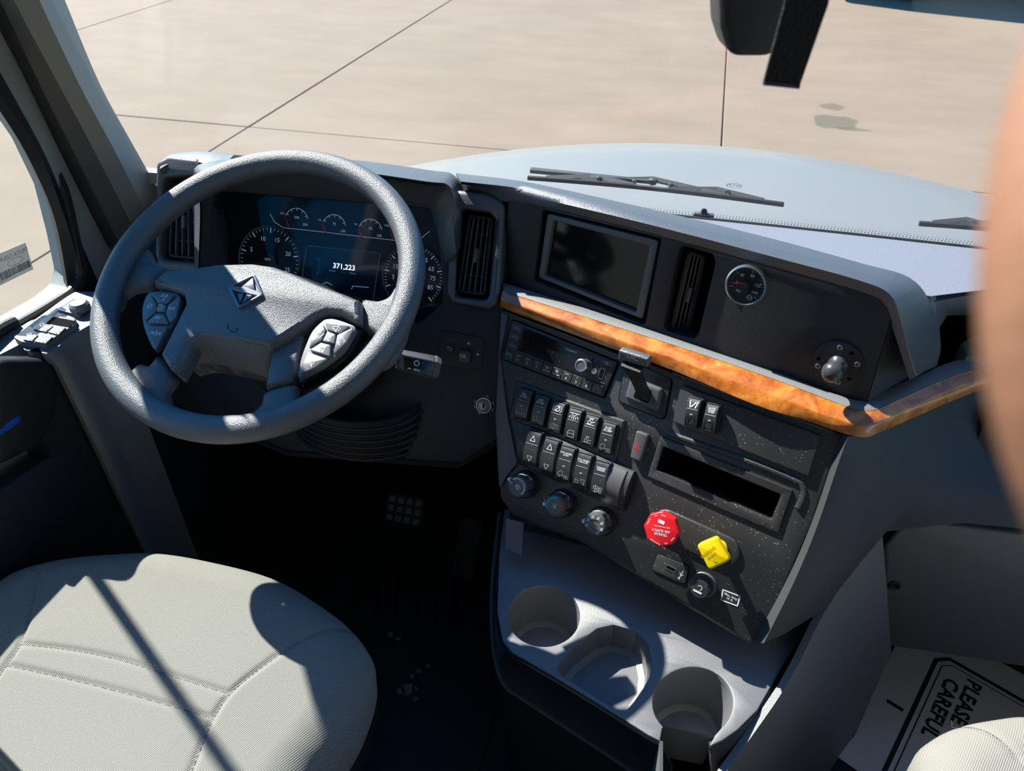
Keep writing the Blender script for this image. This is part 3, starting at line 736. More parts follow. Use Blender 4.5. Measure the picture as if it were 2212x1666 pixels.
    g = G(); g.slab([smooth(r_, 3) for r_ in rows], .004, (0, .5, .5)); part('stack_lower_lip', g, PANEL, DB, ang=60)
    g = G(); g.tube([S.W(*S.uv(a, b), .001) for a, b in [(1100, 678), (1220, 722), (1345, 772)]], .0022, 8); g.tube([S.W(*S.uv(a, b), .001) for a, b in [(1455, 806), (1620, 868), (1800, 934)]], .0022, 8); part('top_lip_highlight', g, SATIN, DB)  # paler strips added as the painted highlight of the stack's lit top lip
    # raised left shoulder beside radio
    g = G(); q = S.uvs([(1084, 674), (1100, 680), (1082, 770), (1100, 905), (1120, 1000), (1096, 1030), (1080, 1060), (1072, 900)]);
    g.plate(S, rnd(q, .003), -.01, .004, .002); part('stack_left_rail', g, PAD, DB)
    # moulded rib above the slot, and finger scoop on its right
    g = G(); pa = [S.W(*S.uv(a, b)) for a, b in [(1442, 935), (1600, 990), (1715, 1036), (1733, 1050), (1736, 1070), (1724, 1098)]]
    g.tube(smooth(pa, 5), .004, 8); part('slot_rib', g, PANEL, DB)
dash()
def passenger_shell():
    def c(pts): return smooth([PZ(a, b, z) if len((a, b, z)) == 3 else None for a, b, z in pts], 4)
    t = thing('passenger_dash_panel', 'dark grey curved lower dash panel right of the centre stack', 'dash panel', (.4, .85, 1.6))
    sr = [S.W(*S.uv(a, b, .001), .001) for a, b in [(1816, 944), (1796, 1006), (1753, 1132), (1703, 1248), (1628, 1388)]]
    sr = smooth(sr, 4)
    c1 = c([(1832, 943, 1.868), (1808, 1010, 1.832), (1765, 1138, 1.765), (1716, 1256, 1.70), (1650, 1390, 1.625)])
    c2 = c([(1875, 942, 1.862), (1850, 1015, 1.83), (1805, 1145, 1.76), (1752, 1265, 1.69), (1690, 1372, 1.625)])
    c3 = c([(1960, 905, 1.855), (1935, 1010, 1.81), (1890, 1120, 1.75), (1850, 1220, 1.69), (1780, 1318, 1.625)])
    c4 = c([(2060, 862, 1.85), (2030, 980, 1.80), (1990, 1060, 1.76), (1950, 1110, 1.73), (1900, 1150, 1.70)])
    c5 = c([(2150, 833, 1.85), (2140, 960, 1.79), (2120, 1040, 1.76), (2100, 1090, 1.73), (2080, 1130, 1.70)])
    c6 = c([(2500, 760, 1.85), (2500, 900, 1.79), (2500, 1000, 1.76), (2500, 1100, 1.73), (2500, 1170, 1.70)])
    c7 = [Vector((.98, p.y+.02, p.z)) for p in c6]
    g = G(); g.slab([sr, c1, c2, c3, c4, c5, c6, c7], .02, (.1, .9, -.3)); part('panel', g, SHELL, t, ang=50)
    # glove box door
    f = Frame((.4, .80, 1.55), 0, 4)
    q = f.uvs([(1912, 1180), (1960, 1124), (2380, 1150), (2380, 1450), (1905, 1395)]); q[2] = (.54, q[2][1]); q[3] = (.54, q[3][1])
    o = rnd(q, [.01, .02, .02, .02, .008], 4)
    g = G(); g.plate(f, o, -.04, .0, .006, 3)
    t2 = thing('lower_glove_panel', 'grey rounded lower dash cover with a black screw above the floor mat', 'dash cover', f.o)
    part('cover', g, GREYP, t2)
    u, v = f.uv(1932, 1264); g = G(); g.lathe(f, [(.0095, -.001), (.0095, .002), (.007, .0035), (.005, .001), (.001, .001)], 20, u, v); part('screw', g, DARK, t2)
    g = G(); g.plate(f, rnd(f.uvs([(1898, 1190), (1912, 1178), (1905, 1400), (1893, 1390)]), .003), -.03, .003, .001); part('edge_trim', g, DARK, t2)
    # small round cap at far right (behind finger)
    p = PZ(2160, 930, 1.80); f3 = Frame(p+Vector((-.02, -.02, .0)), 0, 10)
    t3 = thing('side_vent', 'dark rounded vent in the passenger dash panel by the finger', 'vent', f3.o)
    g = G(); g.plate(f3, rnd(rect(.02, 0, .07, .08), .02), -.03, .008, .004); part('bezel', g, DARK, t3)
    # console flank under the panel
    t4 = thing('console_flank', 'grey sloping console side under the stack next to the floor mat', 'console', (.3, .6, 1.2))
    a = c([(1905, 1140, 1.70), (1785, 1317, 1.605), (1700, 1480, 1.56), (1560, 1680, 1.52), (1480, 1800, 1.50)])
    b = c([(1915, 1260, 1.58), (1865, 1380, 1.47), (1760, 1530, 1.44), (1640, 1690, 1.42), (1560, 1800, 1.40)])
    d = c([(1925, 1410, 1.38), (1885, 1470, 1.31), (1820, 1570, 1.24), (1740, 1700, 1.20), (1680, 1850, 1.18)])
    e = [p+Vector((.02, 0, -(p.z-1.1))) for p in d]
    g = G(); g.slab([a, b, d, e], .01, (-1, .2, -.3)); part('flank_panel', g, GREYP, t4, ang=50)
passenger_shell()
def wood_trim():
    top = [(1085, 630), (1116, 642), (1300, 700), (1480, 758), (1650, 816), (1760, 857), (1836, 886), (1872, 892), (1900, 886), (1960, 858), (2060, 815), (2150, 792), (2350, 745)]
    inn = [(1085, 612), (1130, 625), (1310, 682), (1488, 742), (1655, 798), (1764, 838), (1832, 862), (1862, 867), (1885, 862), (1940, 832), (2050, 785), (2140, 765), (2340, 725)]
    rid = [(1082, 645), (1112, 657), (1294, 720), (1470, 780), (1640, 842), (1750, 885), (1830, 912), (1870, 918), (1905, 910), (1970, 880), (2065, 838), (2150, 812), (2350, 765)]
    bot = [(1080, 664), (1108, 674), (1286, 740), (1458, 802), (1630, 874), (1740, 908), (1815, 934), (1868, 945), (1905, 932), (1975, 902), (2068, 862), (2150, 835), (2350, 790)]
    def ext(l): return l + [Vector((.75, l[-1].y+.03, l[-1].z)), Vector((.97, l[-1].y+.03, l[-1].z))]
    A = smooth(ext([PZ(*p, 1.888) for p in top]), 4); N = smooth(ext([PZ(*p, 1.889) for p in inn]), 4)
    B = smooth(ext([PZ(*p, 1.885) for p in rid]), 4); C_ = smooth(ext([PZ(*p, 1.869) for p in bot]), 4)
    t = thing('wood_trim', 'glossy orange burl wood trim strip across the dash', 'trim', A[20])
    A2 = [p+Vector((.004, .012, -.004)) for p in A]; C2 = [p+Vector((.006, .015, .0)) for p in C_]
    g = G(); k = len(A)
    rows = [[A2[i], A[i].lerp(A2[i], .15)+Vector((0, 0, .0015)), A[i], B[i].lerp(A[i], .12), B[i].lerp(C_[i], .12), C_[i], C2[i]] for i in range(k)]
    g.loft(rows, closed=True, caps=True); part('wood_strip', g, WOOD, t, ang=50)
    g = G(); top2 = [p+Vector((0, 0, .001)) for p in N]; A3 = [A[i]+Vector((.001, .003, .001)) for i in range(k)]
    g.slab([A3, [A3[i].lerp(top2[i], .5)+Vector((0, 0, .002)) for i in range(k)], top2], .02, (0, .2, -1)); part('top_ledge', g, GREYP, t, 'grey textured ledge above the wood', ang=50)
wood_trim()
# ================================================================== vents
def vent(fr, q, label, slats=4, bars=3, deep=.03, tabs=(.5, .5), grp=None):
    """q TL TR BR BL uv of the grille in the frame"""
    us = [p[0] for p in q]; vs = [p[1] for p in q]
    t = thing('air_vent', label, 'air vent', frame=fr.at(sum(us)/4, sum(vs)/4), group='dashboard air vents')
    o = rnd(q, .009, 4); i_ = inset(ccw(o), .0045)
    g = G(); g.plate(fr, [o, i_], -.018, -.001, .0015); part('vent_frame', g, DARK, t)
    g = G(); g.plate(fr, inset(ccw(o), .0002), -deep-.004, -deep); part('duct', g, BLACK, t)
    for k in range(slats):
        s = (k+1)/(slats+1); a = Vector(quadmix(q, s, .03)); b = Vector(quadmix(q, s, .97))
        n = Vector(((b-a).y, -(b-a).x)).normalized()*.001
        g = G(); g.plate(fr, [tuple(a-n), tuple(a+n), tuple(b+n), tuple(b-n)], -.014, -.0035, .0005); part('slat', g, PAD, t)
    for k in range(bars):
        s = (k+.9)/(bars+.8); a = Vector(quadmix(q, .05, s)); b = Vector(quadmix(q, .95, s))
        n = Vector(((b-a).y, -(b-a).x)).normalized()*.0008
        g = G(); g.plate(fr, [tuple(a-n), tuple(a+n), tuple(b+n), tuple(b-n)], -.020, -.010, .0004); part('crossbar', g, PAD, t)
    c = quadmix(q, *tabs); g = G(); g.plate(fr, rnd(rect(c[0], c[1], .006, .022), .0025), -.008, .003, .0015); part('tab', g, SATIN, t)
    return t
vent(K, K.uvs([(1012, 462), (1066, 470), (1048, 640), (985, 632)]), 'tall air vent right of the instrument cluster')
vent(K, K.uvs([(368, 400), (424, 396), (432, 562), (362, 555)]), 'tall air vent left of the instrument cluster, behind the wheel rim')
c_ = D.uv(1488, 637, -.005)
VF = D.at(c_[0], c_[1], -.020, yaw=34)
vent(VF, VF.uvs([(1488, 540), (1528, 556), (1490, 730), (1448, 712)]), 'air vent turned toward the driver between screen and gauge', slats=4)
def duct_box():
    g = G(); g.plate(D, D.uvs([(1425, 530), (1550, 540), (1530, 745), (1420, 730)]), -.066, -.06); part('vent_well', g, BLACK, DB)
duct_box()

# ================================================================== instrument cluster
def cluster():
    f = Frame(K.W(0, 0, -.04), axes=(K.x, K.y, K.n)); f2 = f
    def q(x, y): return f.uv(x, y)
    t = thing('instrument_cluster', 'instrument cluster with dials and odometer 371,223 behind the wheel', 'gauge cluster', frame=f.at(*q(750, 560)))
    bp = rnd(f.uvs([(450, 385), (950, 408), (962, 520), (957, 690), (850, 720), (443, 600)]), .012)
    g = G(); g.plate(f, bp, -.006, 0, 0); part('face_plate', g, mat('cluster_face', (.008, .009, .013), .35), t)
    def dial(c, edge, nums, a0, a1, name, cap=None, ticks=30, sz=.0075):
        u, v = q(*c); e = q(*edge); r = math.hypot(e[0]-u, e[1]-v)
        g = G(); g.lathe(f, [(r, .0), (r, .003), (r*.985, .005), (r*.965, .003), (r*.965, .0)], 56, u, v); d = part(name, g, mat('ring_light', (.3, .33, .36), .35, metal=.5), t)
        g = G(); g.plate(f, circ(u, v, r*.96, 48), .0005, .0012); part('dial_face', g, mat('dial_navy', (.008, .012, .03), .4), d)
        g = G()
        for i in range(ticks+1):
            a = R(a0+(a1-a0)*i/ticks); big = i % 5 == 0
            g.stroke(f, [(u+math.cos(a)*r*.93, v+math.sin(a)*r*.93), (u+math.cos(a)*r*(.80 if big else .87), v+math.sin(a)*r*(.80 if big else .87))], .0016 if big else .0007, .002)
        part('tick_marks', g, DIALP, d, kind='stuff')
        g = G()
        for n, a in nums: g.text(f, n, u+math.cos(R(a))*r*.64, v+math.sin(R(a))*r*.64, sz, .002)
        if cap: g.text(f, cap, u, v+.001, .0042, .0075)
        part('numerals', g, DIALP, d, fix=False)
        g = G(); g.lathe(f, [(r*.24, .0012), (r*.23, .006), (r*.18, .007), (.0001, .007)], 28, u, v); part('needle_hub', g, DARK, d)
        g = G(); a = R(a0+3); g.stroke(f, [(u+math.cos(a)*r*.2, v+math.sin(a)*r*.2), (u+math.cos(a)*r*.75, v+math.sin(a)*r*.75)], .0018, .006); part('needle', g, REDP, d)
        return u, v, r
    dial((583, 562), (650, 566), [('5', 158), ('10', 112), ('15', 70), ('20', 22), ('25', -20)], 205, -25, 'tachometer', 'RPM')
    dial((893, 598), (827, 600), [('5', 188), ('15', 158), ('25', 132), ('35', 108), ('45', 82), ('55', 58), ('65', 28), ('75', 2), ('85', -24)], 205, -45, 'speedometer', 'MPH', ticks=40)
    # centre display
    g = G(); o = rnd(f.uvs([(663, 530), (824, 546), (806, 655), (652, 610)]), .005); g.plate(f, [o, inset(ccw(o), .0012)], 0, .003, .0005); b = part('display_bezel', g, mat('bezel_light', (.3, .33, .36), .4), t)
    g = G(); g.plate(f, inset(ccw(o), .0013), 0, .001); part('display', g, mat('lcd', (.012, .02, .035), .2), b)
    u, v = q(744, 577); g = G(); g.text(f, '371,223', u, v, .0088, .0015, sx=1.05, bold=.012); part('odometer', g, LCDW, b, fix=False)
    g = G(); u2, v2 = q(741, 588); g.stroke(f, [(u2-.024, v2), (u2-.013, v2)], .0007, .0015); g.stroke(f, [(u2+.012, v2), (u2+.023, v2)], .0007, .0015)
    g.stroke(f, [q(760, 625), q(763, 618), q(797, 621)], .001, .0015); g.stroke(f, [q(690, 616), q(708, 610), q(718, 616)], .001, .0015)
    part('display_marks', g, TILEB, b)
    g = G(); g.stroke(f, rnd([q(683, 558), q(691, 560), q(687, 600)], .001), .0007, .0015); g.text(f, 'miles', u2, v2, .003, .0015); part('display_line', g, DIMW, b)
    # upper row of small gauges
    g = G(); g.stroke(f, [q(584, 462), q(594, 480), q(612, 492), q(660, 497), (q(858, 520)), q(905, 520), q(918, 508), q(928, 500)], .0008, .001); part('gauge_row_line', g, DIALP, t)
    for (x, y), n1, n2, lab in (((641, 478), '200', '300', 'H2O'), ((722, 492), '75', '150', 'OIL'), ((800, 502), '50', '100', 'PSI'), ((868, 505), '1/2', 'F', 'FUEL')):
        u, v = q(x, y); r = .021
        g = G(); g.stroke(f, [(u+math.cos(R(a))*r, v+math.sin(R(a))*r) for a in range(160, 15, -12)], .0008, .001)
        for a in (150, 120, 90, 60, 30): g.stroke(f, [(u+math.cos(R(a))*r, v+math.sin(R(a))*r), (u+math.cos(R(a))*r*.82, v+math.sin(R(a))*r*.82)], .0008, .001)
        g.text(f, n1, u, v+.006, .0045, .001); g.text(f, n2, u+.016, v-.004, .0045, .001); g.text(f, lab, u-.026, v+.010, .003, .001)
        d = part('small_gauge', g, DIALP, t, fix=False)
        g = G(); g.stroke(f, [(u-.020, v+.003), (u-.013, v-.010)], .003, .0015); part('needle', g, REDP, d)
    # clear cover
    g = G(); g.plate(K, rnd(K.uvs([(459, 415), (932, 440), (950, 520), (955, 665), (880, 690), (444, 580)], -.018), .012), -.0195, -.018); part('clear_cover', g, LENS, t)
cluster()

# ================================================================== touchscreen, gauge, ball mount
def screen():
    t = thing('touchscreen', 'black touchscreen display switched off in the upper dash', 'screen', frame=D.at(*D.uv(1290, 570)))
    q = D.uvs([(1180, 462), (1421, 521), (1386, 692), (1160, 601)])
    qi = D.uvs([(1196, 477), (1404, 530), (1374, 674), (1176, 594)], -.004)
    g = G(); g.plate(D, [rnd(q, .005), rnd(qi, .002, 2)], -.02, -.003, .002); part('bezel', g, PAD, t)
    g = G(); g.plate(D, inset(ccw(qi), -.001), -.02, -.011); part('display_glass', g, SCREENM, t)
    g = G(); g.plate(D, D.uvs([(1150, 440), (1440, 505), (1405, 715), (1130, 615)]), -.064, -.06); part('back', g, BLACK, t)
screen()
def psi_gauge():
    u, v = D.uv(1611, 617, .006); f = D.at(u, v, .0); r = .0265
    t = thing('air_pressure_gauge', 'round chrome rimmed air pressure gauge on upper dash', 'gauge', frame=f)
    g = G(); g.lathe(f, [(r*.86, -.004), (r, 0), (r, .005), (r*.96, .0085), (r*.90, .009), (r*.85, .006), (r*.85, .001)], 48); part('chrome_bezel', g, CHROME, t)
    g = G(); g.plate(f, circ(0, 0, r*.86, 40), .0012, .003); part('dial_face', g, mat('dial_black', (.02, .02, .022), .7, spec=.2), t)
    g = G()
    for i in range(21):
        a = R(200-i*12.0); b = i % 5 == 0
        g.stroke(f, [(math.cos(a)*r*.80, math.sin(a)*r*.80), (math.cos(a)*r*(.66 if b else .73), math.sin(a)*r*(.66 if b else .73))], .001 if b else .0005, .0035)
    part('tick_marks', g, DIMW, t, kind='stuff')
    g = G(); g.text(f, '0', -.0125, -.0005, .0042, .0035)
    for s_, a in (('40', 128), ('80', 72), ('120', 14), ('160', -28)): g.text(f, s_, math.cos(R(a))*r*.52, math.sin(R(a))*r*.52, .0042, .0035)
    g.text(f, 'PSI', -.008, -.0105, .0035, .0035); g.stroke(f, circ(.008, -.0145, .0032, 16), .0006, .0035, True); g.stroke(f, [(.005, -.0145), (.011, -.0145)], .0006, .0035); part('numerals', g, WHITE, t, fix=False)
    g = G(); g.stroke(f, [(-.004, .0015), (-.0165, -.0015)], .0016, .0055); part('needle', g, REDP, t)
    g = G(); g.lathe(f, [(.004, .003), (.004, .006), (.0005, .007)], 18); part('needle_hub', g, DARK, t)
    g = G(); g.plate(f, circ(0, 0, r*.86, 40), .0068, .0072); part('glass', g, MATS['gauge_glass'], t)
psi_gauge()
def ball_mount():
    u, v = D.uv(1809, 787, .002); f = D.at(u, v, 0); t = thing('ball_mount', 'round black ball mount plate with screws at the right of the upper dash', 'mount', frame=f)
    g = G(); g.lathe(f, [(.0305, -.001), (.0305, .002), (.0295, .0035), (.0001, .0035)], 48); part('base_disc', g, DARK, t)
    bu, bv = D.uv(1795, 795, .032); bu -= u; bv -= v
    bu, bv = 0, 0
    g = G(); g.lathe(f, [(.012, .003), (.009, .006), (.006, .012), (.0058, .017), (.0085, .0195), (.0115, .024), (.0127, .030), (.0118, .0355), (.0085, .040), (.004, .0422), (.0005, .0427)], 32); part('ball', g, mat('ball_rubber', (.05, .05, .055), .3), t)
    for i, a in enumerate((100, 62, 22, 205, 180, 290, 325)):
        hole = a in (62, 180, 325)
        g = G(); x, y = math.cos(R(a))*.0225, math.sin(R(a))*.0225
        if hole: g.lathe(f, [(.0024, .003), (.0024, .0038), (.0001, .0038)], 14, x, y); part('screw_hole', g, BLACK, t)
        else:
            g.lathe(f, [(.0034, .003), (.0034, .0045), (.002, .0055), (.0001, .0056)], 16, x, y); s_ = part('screw', g, STEEL, t)
            g = G(); g.stroke(f, [(x-.002, y-.001), (x+.002, y+.001)], .0007, .0059); g.stroke(f, [(x+.001, y-.002), (x-.001, y+.002)], .0007, .0059); part('slot', g, BLACK, s_)
    g = G(); g.text(f, 'RAM', -.001, -.021, .005, .0037); part('lettering', g, mat('embossed', (.03, .03, .03), .4), t)
ball_mount()

# ================================================================== centre stack controls
def radio():
    q = S.uvs([(1109, 692), (1335, 783), (1304, 857), (1087, 775)])
    t = thing('radio', 'black radio with preset buttons and volume knob below the wood trim', 'radio', frame=S.at(*quadmix(q, .5, .5)))
    g = G(); g.plate(S, rnd(q, .002), -.02, .003, .001); part('face_plate', g, PANEL, t)
    def box(s0, s1, t0, t1, name, m, w0=.003, w1=.0045, label=None, parent=None):
        qq = [quadmix(q, s0, t0), quadmix(q, s1, t0), quadmix(q, s1, t1), quadmix(q, s0, t1)]
        g = G(); g.plate(S, rnd(qq, .0008, 2), w0, w1, .0004, 1); return part(name, g, m, parent or t, label), Vector(quadmix(q, (s0+s1)/2, (t0+t1)/2))
    box(.13, .80, .07, .66, 'display_window', GLOSSB)
    for i, s_ in enumerate(('MEDIA', 'DISPLAY', 'RADIO')):
        b, c = box(.02, .115, .05+.225*i, .05+.225*i+.2, 'button', KEY); g = G(); g.text(S, s_, c.x, c.y, .0026, .0047); part('lettering', g, BLUEP if False else DIMW, b, fix=False)
    keys = ['', '1', '2', '3', 'seek', 'tune', '4', '5', '6', '']
    for i in range(10):
        s0 = .015+i*.097; b, c = box(s0, s0+.09, .72, .97, 'preset_button', KEY, .003, .006)
        g = G()
        if i in (0, 9):
            pts = [(c.x-.004, c.y-.001), (c.x-.0035, c.y+.001), (c.x, c.y+.0022), (c.x+.0035, c.y+.001), (c.x+.004, c.y-.001)]
            if i == 9: g.stroke(S, pts, .0016, .0063); part('handset_icon', g, REDP, b)
            else: g.stroke(S, pts, .0016, .0063); part('handset_icon', g, GREENP, b)
        elif keys[i].isdigit():
            g.text(S, keys[i], c.x, c.y-.002, .0042, .0063); g.text(S, {'1': 'INT', '2': 'SCAN', '3': 'RPT', '4': 'RDM', '5': 'A', '6': 'TN'}[keys[i]], c.x, c.y+.0042, .002, .0063); part('lettering', g, WHITE, b, fix=False)
        else:
            g.stroke(S, rect(c.x, c.y+.003, .003, .0025), .0007, .0063, True); g.stroke(S, [(c.x-.005, c.y-.002), (c.x-.001, c.y-.002)], .001, .0063); g.stroke(S, [(c.x+.001, c.y-.002), (c.x+.005, c.y-.002)], .001, .0063); part('lettering', g, WHITE, b)
    # knob
    u, v = S.uv(1262, 790, .01); f = S.at(u, v)
    g = G(); g.lathe(f, [(.0105, .003), (.0105, .0055), (.0098, .006), (.0092, .02), (.0086, .0225)], 40, rfun=lambda a: 1+.012*math.cos(a*2*math.pi*20)); k = part('volume_knob', g, SATIN, t)
    g = G(); g.lathe(f, [(.0094, .0195), (.0094, .023), (.0085, .0238), (.0068, .0236), (.0068, .021)], 36); part('knob_ring', g, CHROME, k)
    g = G(); g.lathe(f, [(.0068, .02), (.0066, .0228), (.0001, .0232)], 30); part('knob_cap', g, SATIN, k)
    # aux jack, power key, usb
    u, v = S.uv(1284, 802, .003); g = G(); g.lathe(S, [(.0042, .002), (.0042, .0045), (.0026, .0045), (.0026, .003)], 20, u, v); part('aux_jack', g, CHROME, t)
    b, c = box(.875, .975, .05, .19, 'power_button', KEY); g = G(); g.stroke(S, circ(c.x, c.y, .002, 14), .0006, .0047, True); part('lettering', g, WHITE, b)
    b, c = box(.90, .93, .30, .56, 'usb_port', BLACK); g = G(); g.stroke(S, rect(c.x, c.y, .0075, .0145), .0008, .0048, True); part('port_rim', g, SATIN, b)
    b, c = box(.87, .98, .235, .245, 'divider', SATIN); box(.87, .98, .655, .67, 'divider', SATIN)
    u, v = quadmix(q, .60, .17); g = G(); g.text(S, 'VOL/MENU', u, v, .0028, .0048, bold=.01); part('lettering', g, WHITE, t, fix=False)
radio()
def brake_lever():
    f = S.at(*S.uv(1390, 850)); 
    t = thing('trailer_brake_lever', 'black trailer brake hand lever sticking up from the stack', 'lever', frame=f)
    U = lambda pts, o=0: S.uvs(pts, o)
    g = G(); g.plate(S, rnd(U([(1352, 775), (1452, 820), (1436, 906), (1338, 868)]), .006), -.002, .0035, .001); part('mount_plate', g, KEY, t)
    g = G(); g.plate(S, rnd(U([(1350, 778), (1454, 822), (1437, 909), (1335, 868)]), .006), -.002, .0015, .0005); part('seam_plate', g, BLACK, t)
    g = G(); bo = rnd(U([(1362, 812), (1432, 840), (1421, 890), (1348, 862)], .01), .006); g.plate(S, bo, .002, .011, .005, 3); b = part('boss', g, SATIN, t)
    g = G(); g.plate(S, rnd(U([(1378, 832), (1408, 844), (1400, 872), (1368, 858)], .011), .002), .0085, .0115); part('lever_slot', g, BLACK, b)
    base = S.W(*S.uv(1394, 856, .009), .009); top = S.W(*S.uv(1366, 790, .052), .052)
    d = (top-base).normalized(); side = S.x; nn = d.cross(side).normalized()
    rows = []
    for s_, w, th in ((0, .0085, .007), (.35, .0075, .006), (.7, .009, .006), (1, .014, .0065)):
        c = base.lerp(top, s_); rows.append([c+side*w+nn*th*.6, c+side*w*.8+nn*th, c-side*w*.8+nn*th, c-side*w+nn*th*.6, c-side*w-nn*th, c+side*w-nn*th])
    g = G(); g.loft(rows, closed=True, caps=True); part('lever_arm', g, DARK, t)
    hc = S.W(*S.uv(1366, 775, .058), .058)
    hf = Frame(hc, axes=(S.x, S.y.lerp(S.n, .35).normalized(), S.n.lerp(-S.y, .35).normalized()))
    hf.y = (hf.y - hf.x*hf.y.dot(hf.x)).normalized(); hf.n = hf.x.cross(hf.y)
    g = G(); g.plate(hf, rnd(hf.uvs([(1336, 756), (1401, 776), (1398, 796), (1334, 778)]), .003), -.011, .0, .003, 3); h = part('grip', g, PAD, t)
    g = G(); c = hf.uv(1367, 773); g.stroke(hf, [(c[0]-.008, c[1]+.002), (c[0]-.008, c[1]-.002), (c[0]-.003, c[1]-.002)], .0008, .0003); g.stroke(hf, circ(c[0], c[1]+.001, .0022, 12), .0008, .0003, True); g.stroke(hf, [(c[0]+.003, c[1]-.002), (c[0]+.008, c[1]-.002)], .0009, .0003); part('icon', g, WHITE, h)
brake_lever()

# --- rocker switches
def rocker_proto(w, h):
    """a rocker switch: curved key in a collar; local frame centred"""
    f = Frame((0, 0, 0), axes=(Vector((1, 0, 0)), Vector((0, 1, 0)), UPZ))
    return f
def add_rocker(name, quad, base, label, top, bottom, group, style=0, out=.012, hi='top'):
    """quad TL TR BR BL in S uv at height base"""
    c = Vector(quadmix(quad, .5, .5)); ux = (Vector(quad[1])+Vector(quad[2])-Vector(quad[0])-Vector(quad[3]))/2; vy = (Vector(quad[0])+Vector(quad[1])-Vector(quad[2])-Vector(quad[3]))/2
    rot = math.degrees(math.atan2(ux.y, ux.x)); w, h = ux.length, vy.length
    f = S.at(c.x, c.y, base, rot=math.degrees(math.atan2(-vy.x, vy.y)))
    t = thing(name, label, 'switch', frame=f, group=group)
    g = G(); g.plate(f, [rnd(rect(0, 0, w*1.0, h*1.03), .002), rnd(rect(0, 0, w*.88, h*.95), .0015)], -.004, .0025, .0006, 1); part('collar', g, DARK, t)
    # rocker key: side profile bulging, kinked
    N = 14; hw = w*.43; hh = h*.47
    rows = []
    for i in range(N+1):
        s_ = i/N; v = -hh + 2*hh*s_
        z = out*(.42 + .5*math.sin(math.pi*min(1, s_*.72+.16))**1.2 + .10*s_)
        e = .0 if 0 < i < N else .0012
        k = .0012
        rows.append([f.W(-hw, v, -.003), f.W(-hw, v, z-k-e), f.W(-hw+k, v, z-e), f.W(hw-k, v, z-e), f.W(hw, v, z-k-e), f.W(hw, v, -.003)])
    g = G(); g.loft(rows, closed=True, caps=True); key = part('rocker', g, KEY, t)
    def zat(v): s_ = (v+hh)/(2*hh); return out*(.42 + .5*math.sin(math.pi*min(1, s_*.72+.16))**1.2 + .10*s_)+.0004
    class CF_(Frame): pass
    def curved(v0):
        z = zat(v0); dz = (zat(v0+.002)-zat(v0-.002))/.004; y = (f.y + f.n*dz).normalized(); return Frame(f.W(0, v0, z+.0002), axes=(f.x, y, f.x.cross(y)))
    cf = curved(hh*.02)
    def bar(v0): g_ = curved(v0); return g_
    g = G(); c2 = curved(hh*.28); g.stroke(c2, [(-hw*.8, 0), (hw*.8, 0)], .0007, .0); part('divider_line', g, DIMW, key)
    g = G(); c3 = curved(hh*.62); top(g, c3, min(hw, .010)); part('upper_symbol', g, WHITE, key, fix=False)
    c4 = curved(-hh*.62); g = G(); bottom(g, c4, min(hw, .010))
    if g.v: part('lower_symbol', g, WHITE if style else DIMW, key, fix=False)
    if not style:
        g = G(); c5 = curved(-hh*.10); g.stroke(c5, rect(0, 0, .0028, .0012), .0005, 0, True); part('lamp_mark', g, WHITE, key)
    return t
def tx(s, sz=.0034, line=1.0, dy=0): return lambda g, f, w: g.text(f, s, 0, dy, sz, 0, line=.8, bold=.008)
def ic(*strokes, w=.0008):
    def fn(g, f, hw):
        k = hw/10
        for st in strokes: g.stroke(f, [(a*k, b*k) for a, b in st], w, 0)
    return fn
def ring(cx, cy, r, a0=0, a1=360, n=16): return [(cx+r*math.cos(R(a0+(a1-a0)*i/n)), cy+r*math.sin(R(a0+(a1-a0)*i/n))) for i in range(n+1)]
truck = [[(-7, -2), (-7, 2), (-3, 5), (0, 5), (0, -2), (-7, -2)], ring(-5, -3, 1.6), [(0, -1), (8, -1)], ring(4, -4, 1.6), ring(7.5, -4, 1.6)]
axle = [[(-7, 0), (7, 0)], [(-7, 3), (-7, -3)], [(-3, 3), (-3, -3)], [(2, 3), (2, -3)], [(7, 3), (7, -3)]]
brake_i = [ring(0, 0, 4), ring(0, 0, 7, 140, 220), ring(0, 0, 7, -40, 40), [(-3, -4), (3, 4)]]
lamp_i = [[(-7, 3), (7, 3)], ring(0, 3, 3.6, 180, 360), [(-5, -1), (-7, -4)], [(0, -2), (0, -6)], [(5, -1), (7, -4)], [(-2.5, -2), (-3.5, -5)], [(2.5, -2), (3.5, -5)]]
door_i = [[(-5, -5), (-5, 1), (-2, 5), (5, 5), (5, -5), (-5, -5)], [(-4, 0), (5, 0)]]
bed_i = [[(-6, -4), (6, -4)], ring(-2, -1, 2.4), [(1, -1), (6, 1)], [(-3, 5), (3, 5)], [(-1, 4), (-2, 2)], [(1, 4), (2, 2)]]
tri_u = [[(-4, -4), (4, -4), (0, 4), (-4, -4)]]; tri_d = [[(-4, 4), (4, 4), (0, -4), (-4, 4)]]
lock_i = [[(-7, -3), (-7, 1), (-2, 1), (-2, -3), (-7, -3)], ring(-5, 2, 1.8, 0, 180), [(1, 4), (7, 4), (7, -4), (4, -1), (1, 4)]]
regen_i = [[(-6, 4), (0, 4), (0, 0), (-6, 0), (-6, 4)], [(-6, -4), (0, -4), (0, -1)], ring(5, 2, 1.7), ring(5, -3, 1.7), [(-3, 6), (-3, -6)], [(2, 4), (2, -4)]]
def px_quad(tl, w, down): return [tl, (tl[0]+w[0], tl[1]+w[1]), (tl[0]+w[0]+down[0], tl[1]+w[1]+down[1]), (tl[0]+down[0], tl[1]+down[1])]
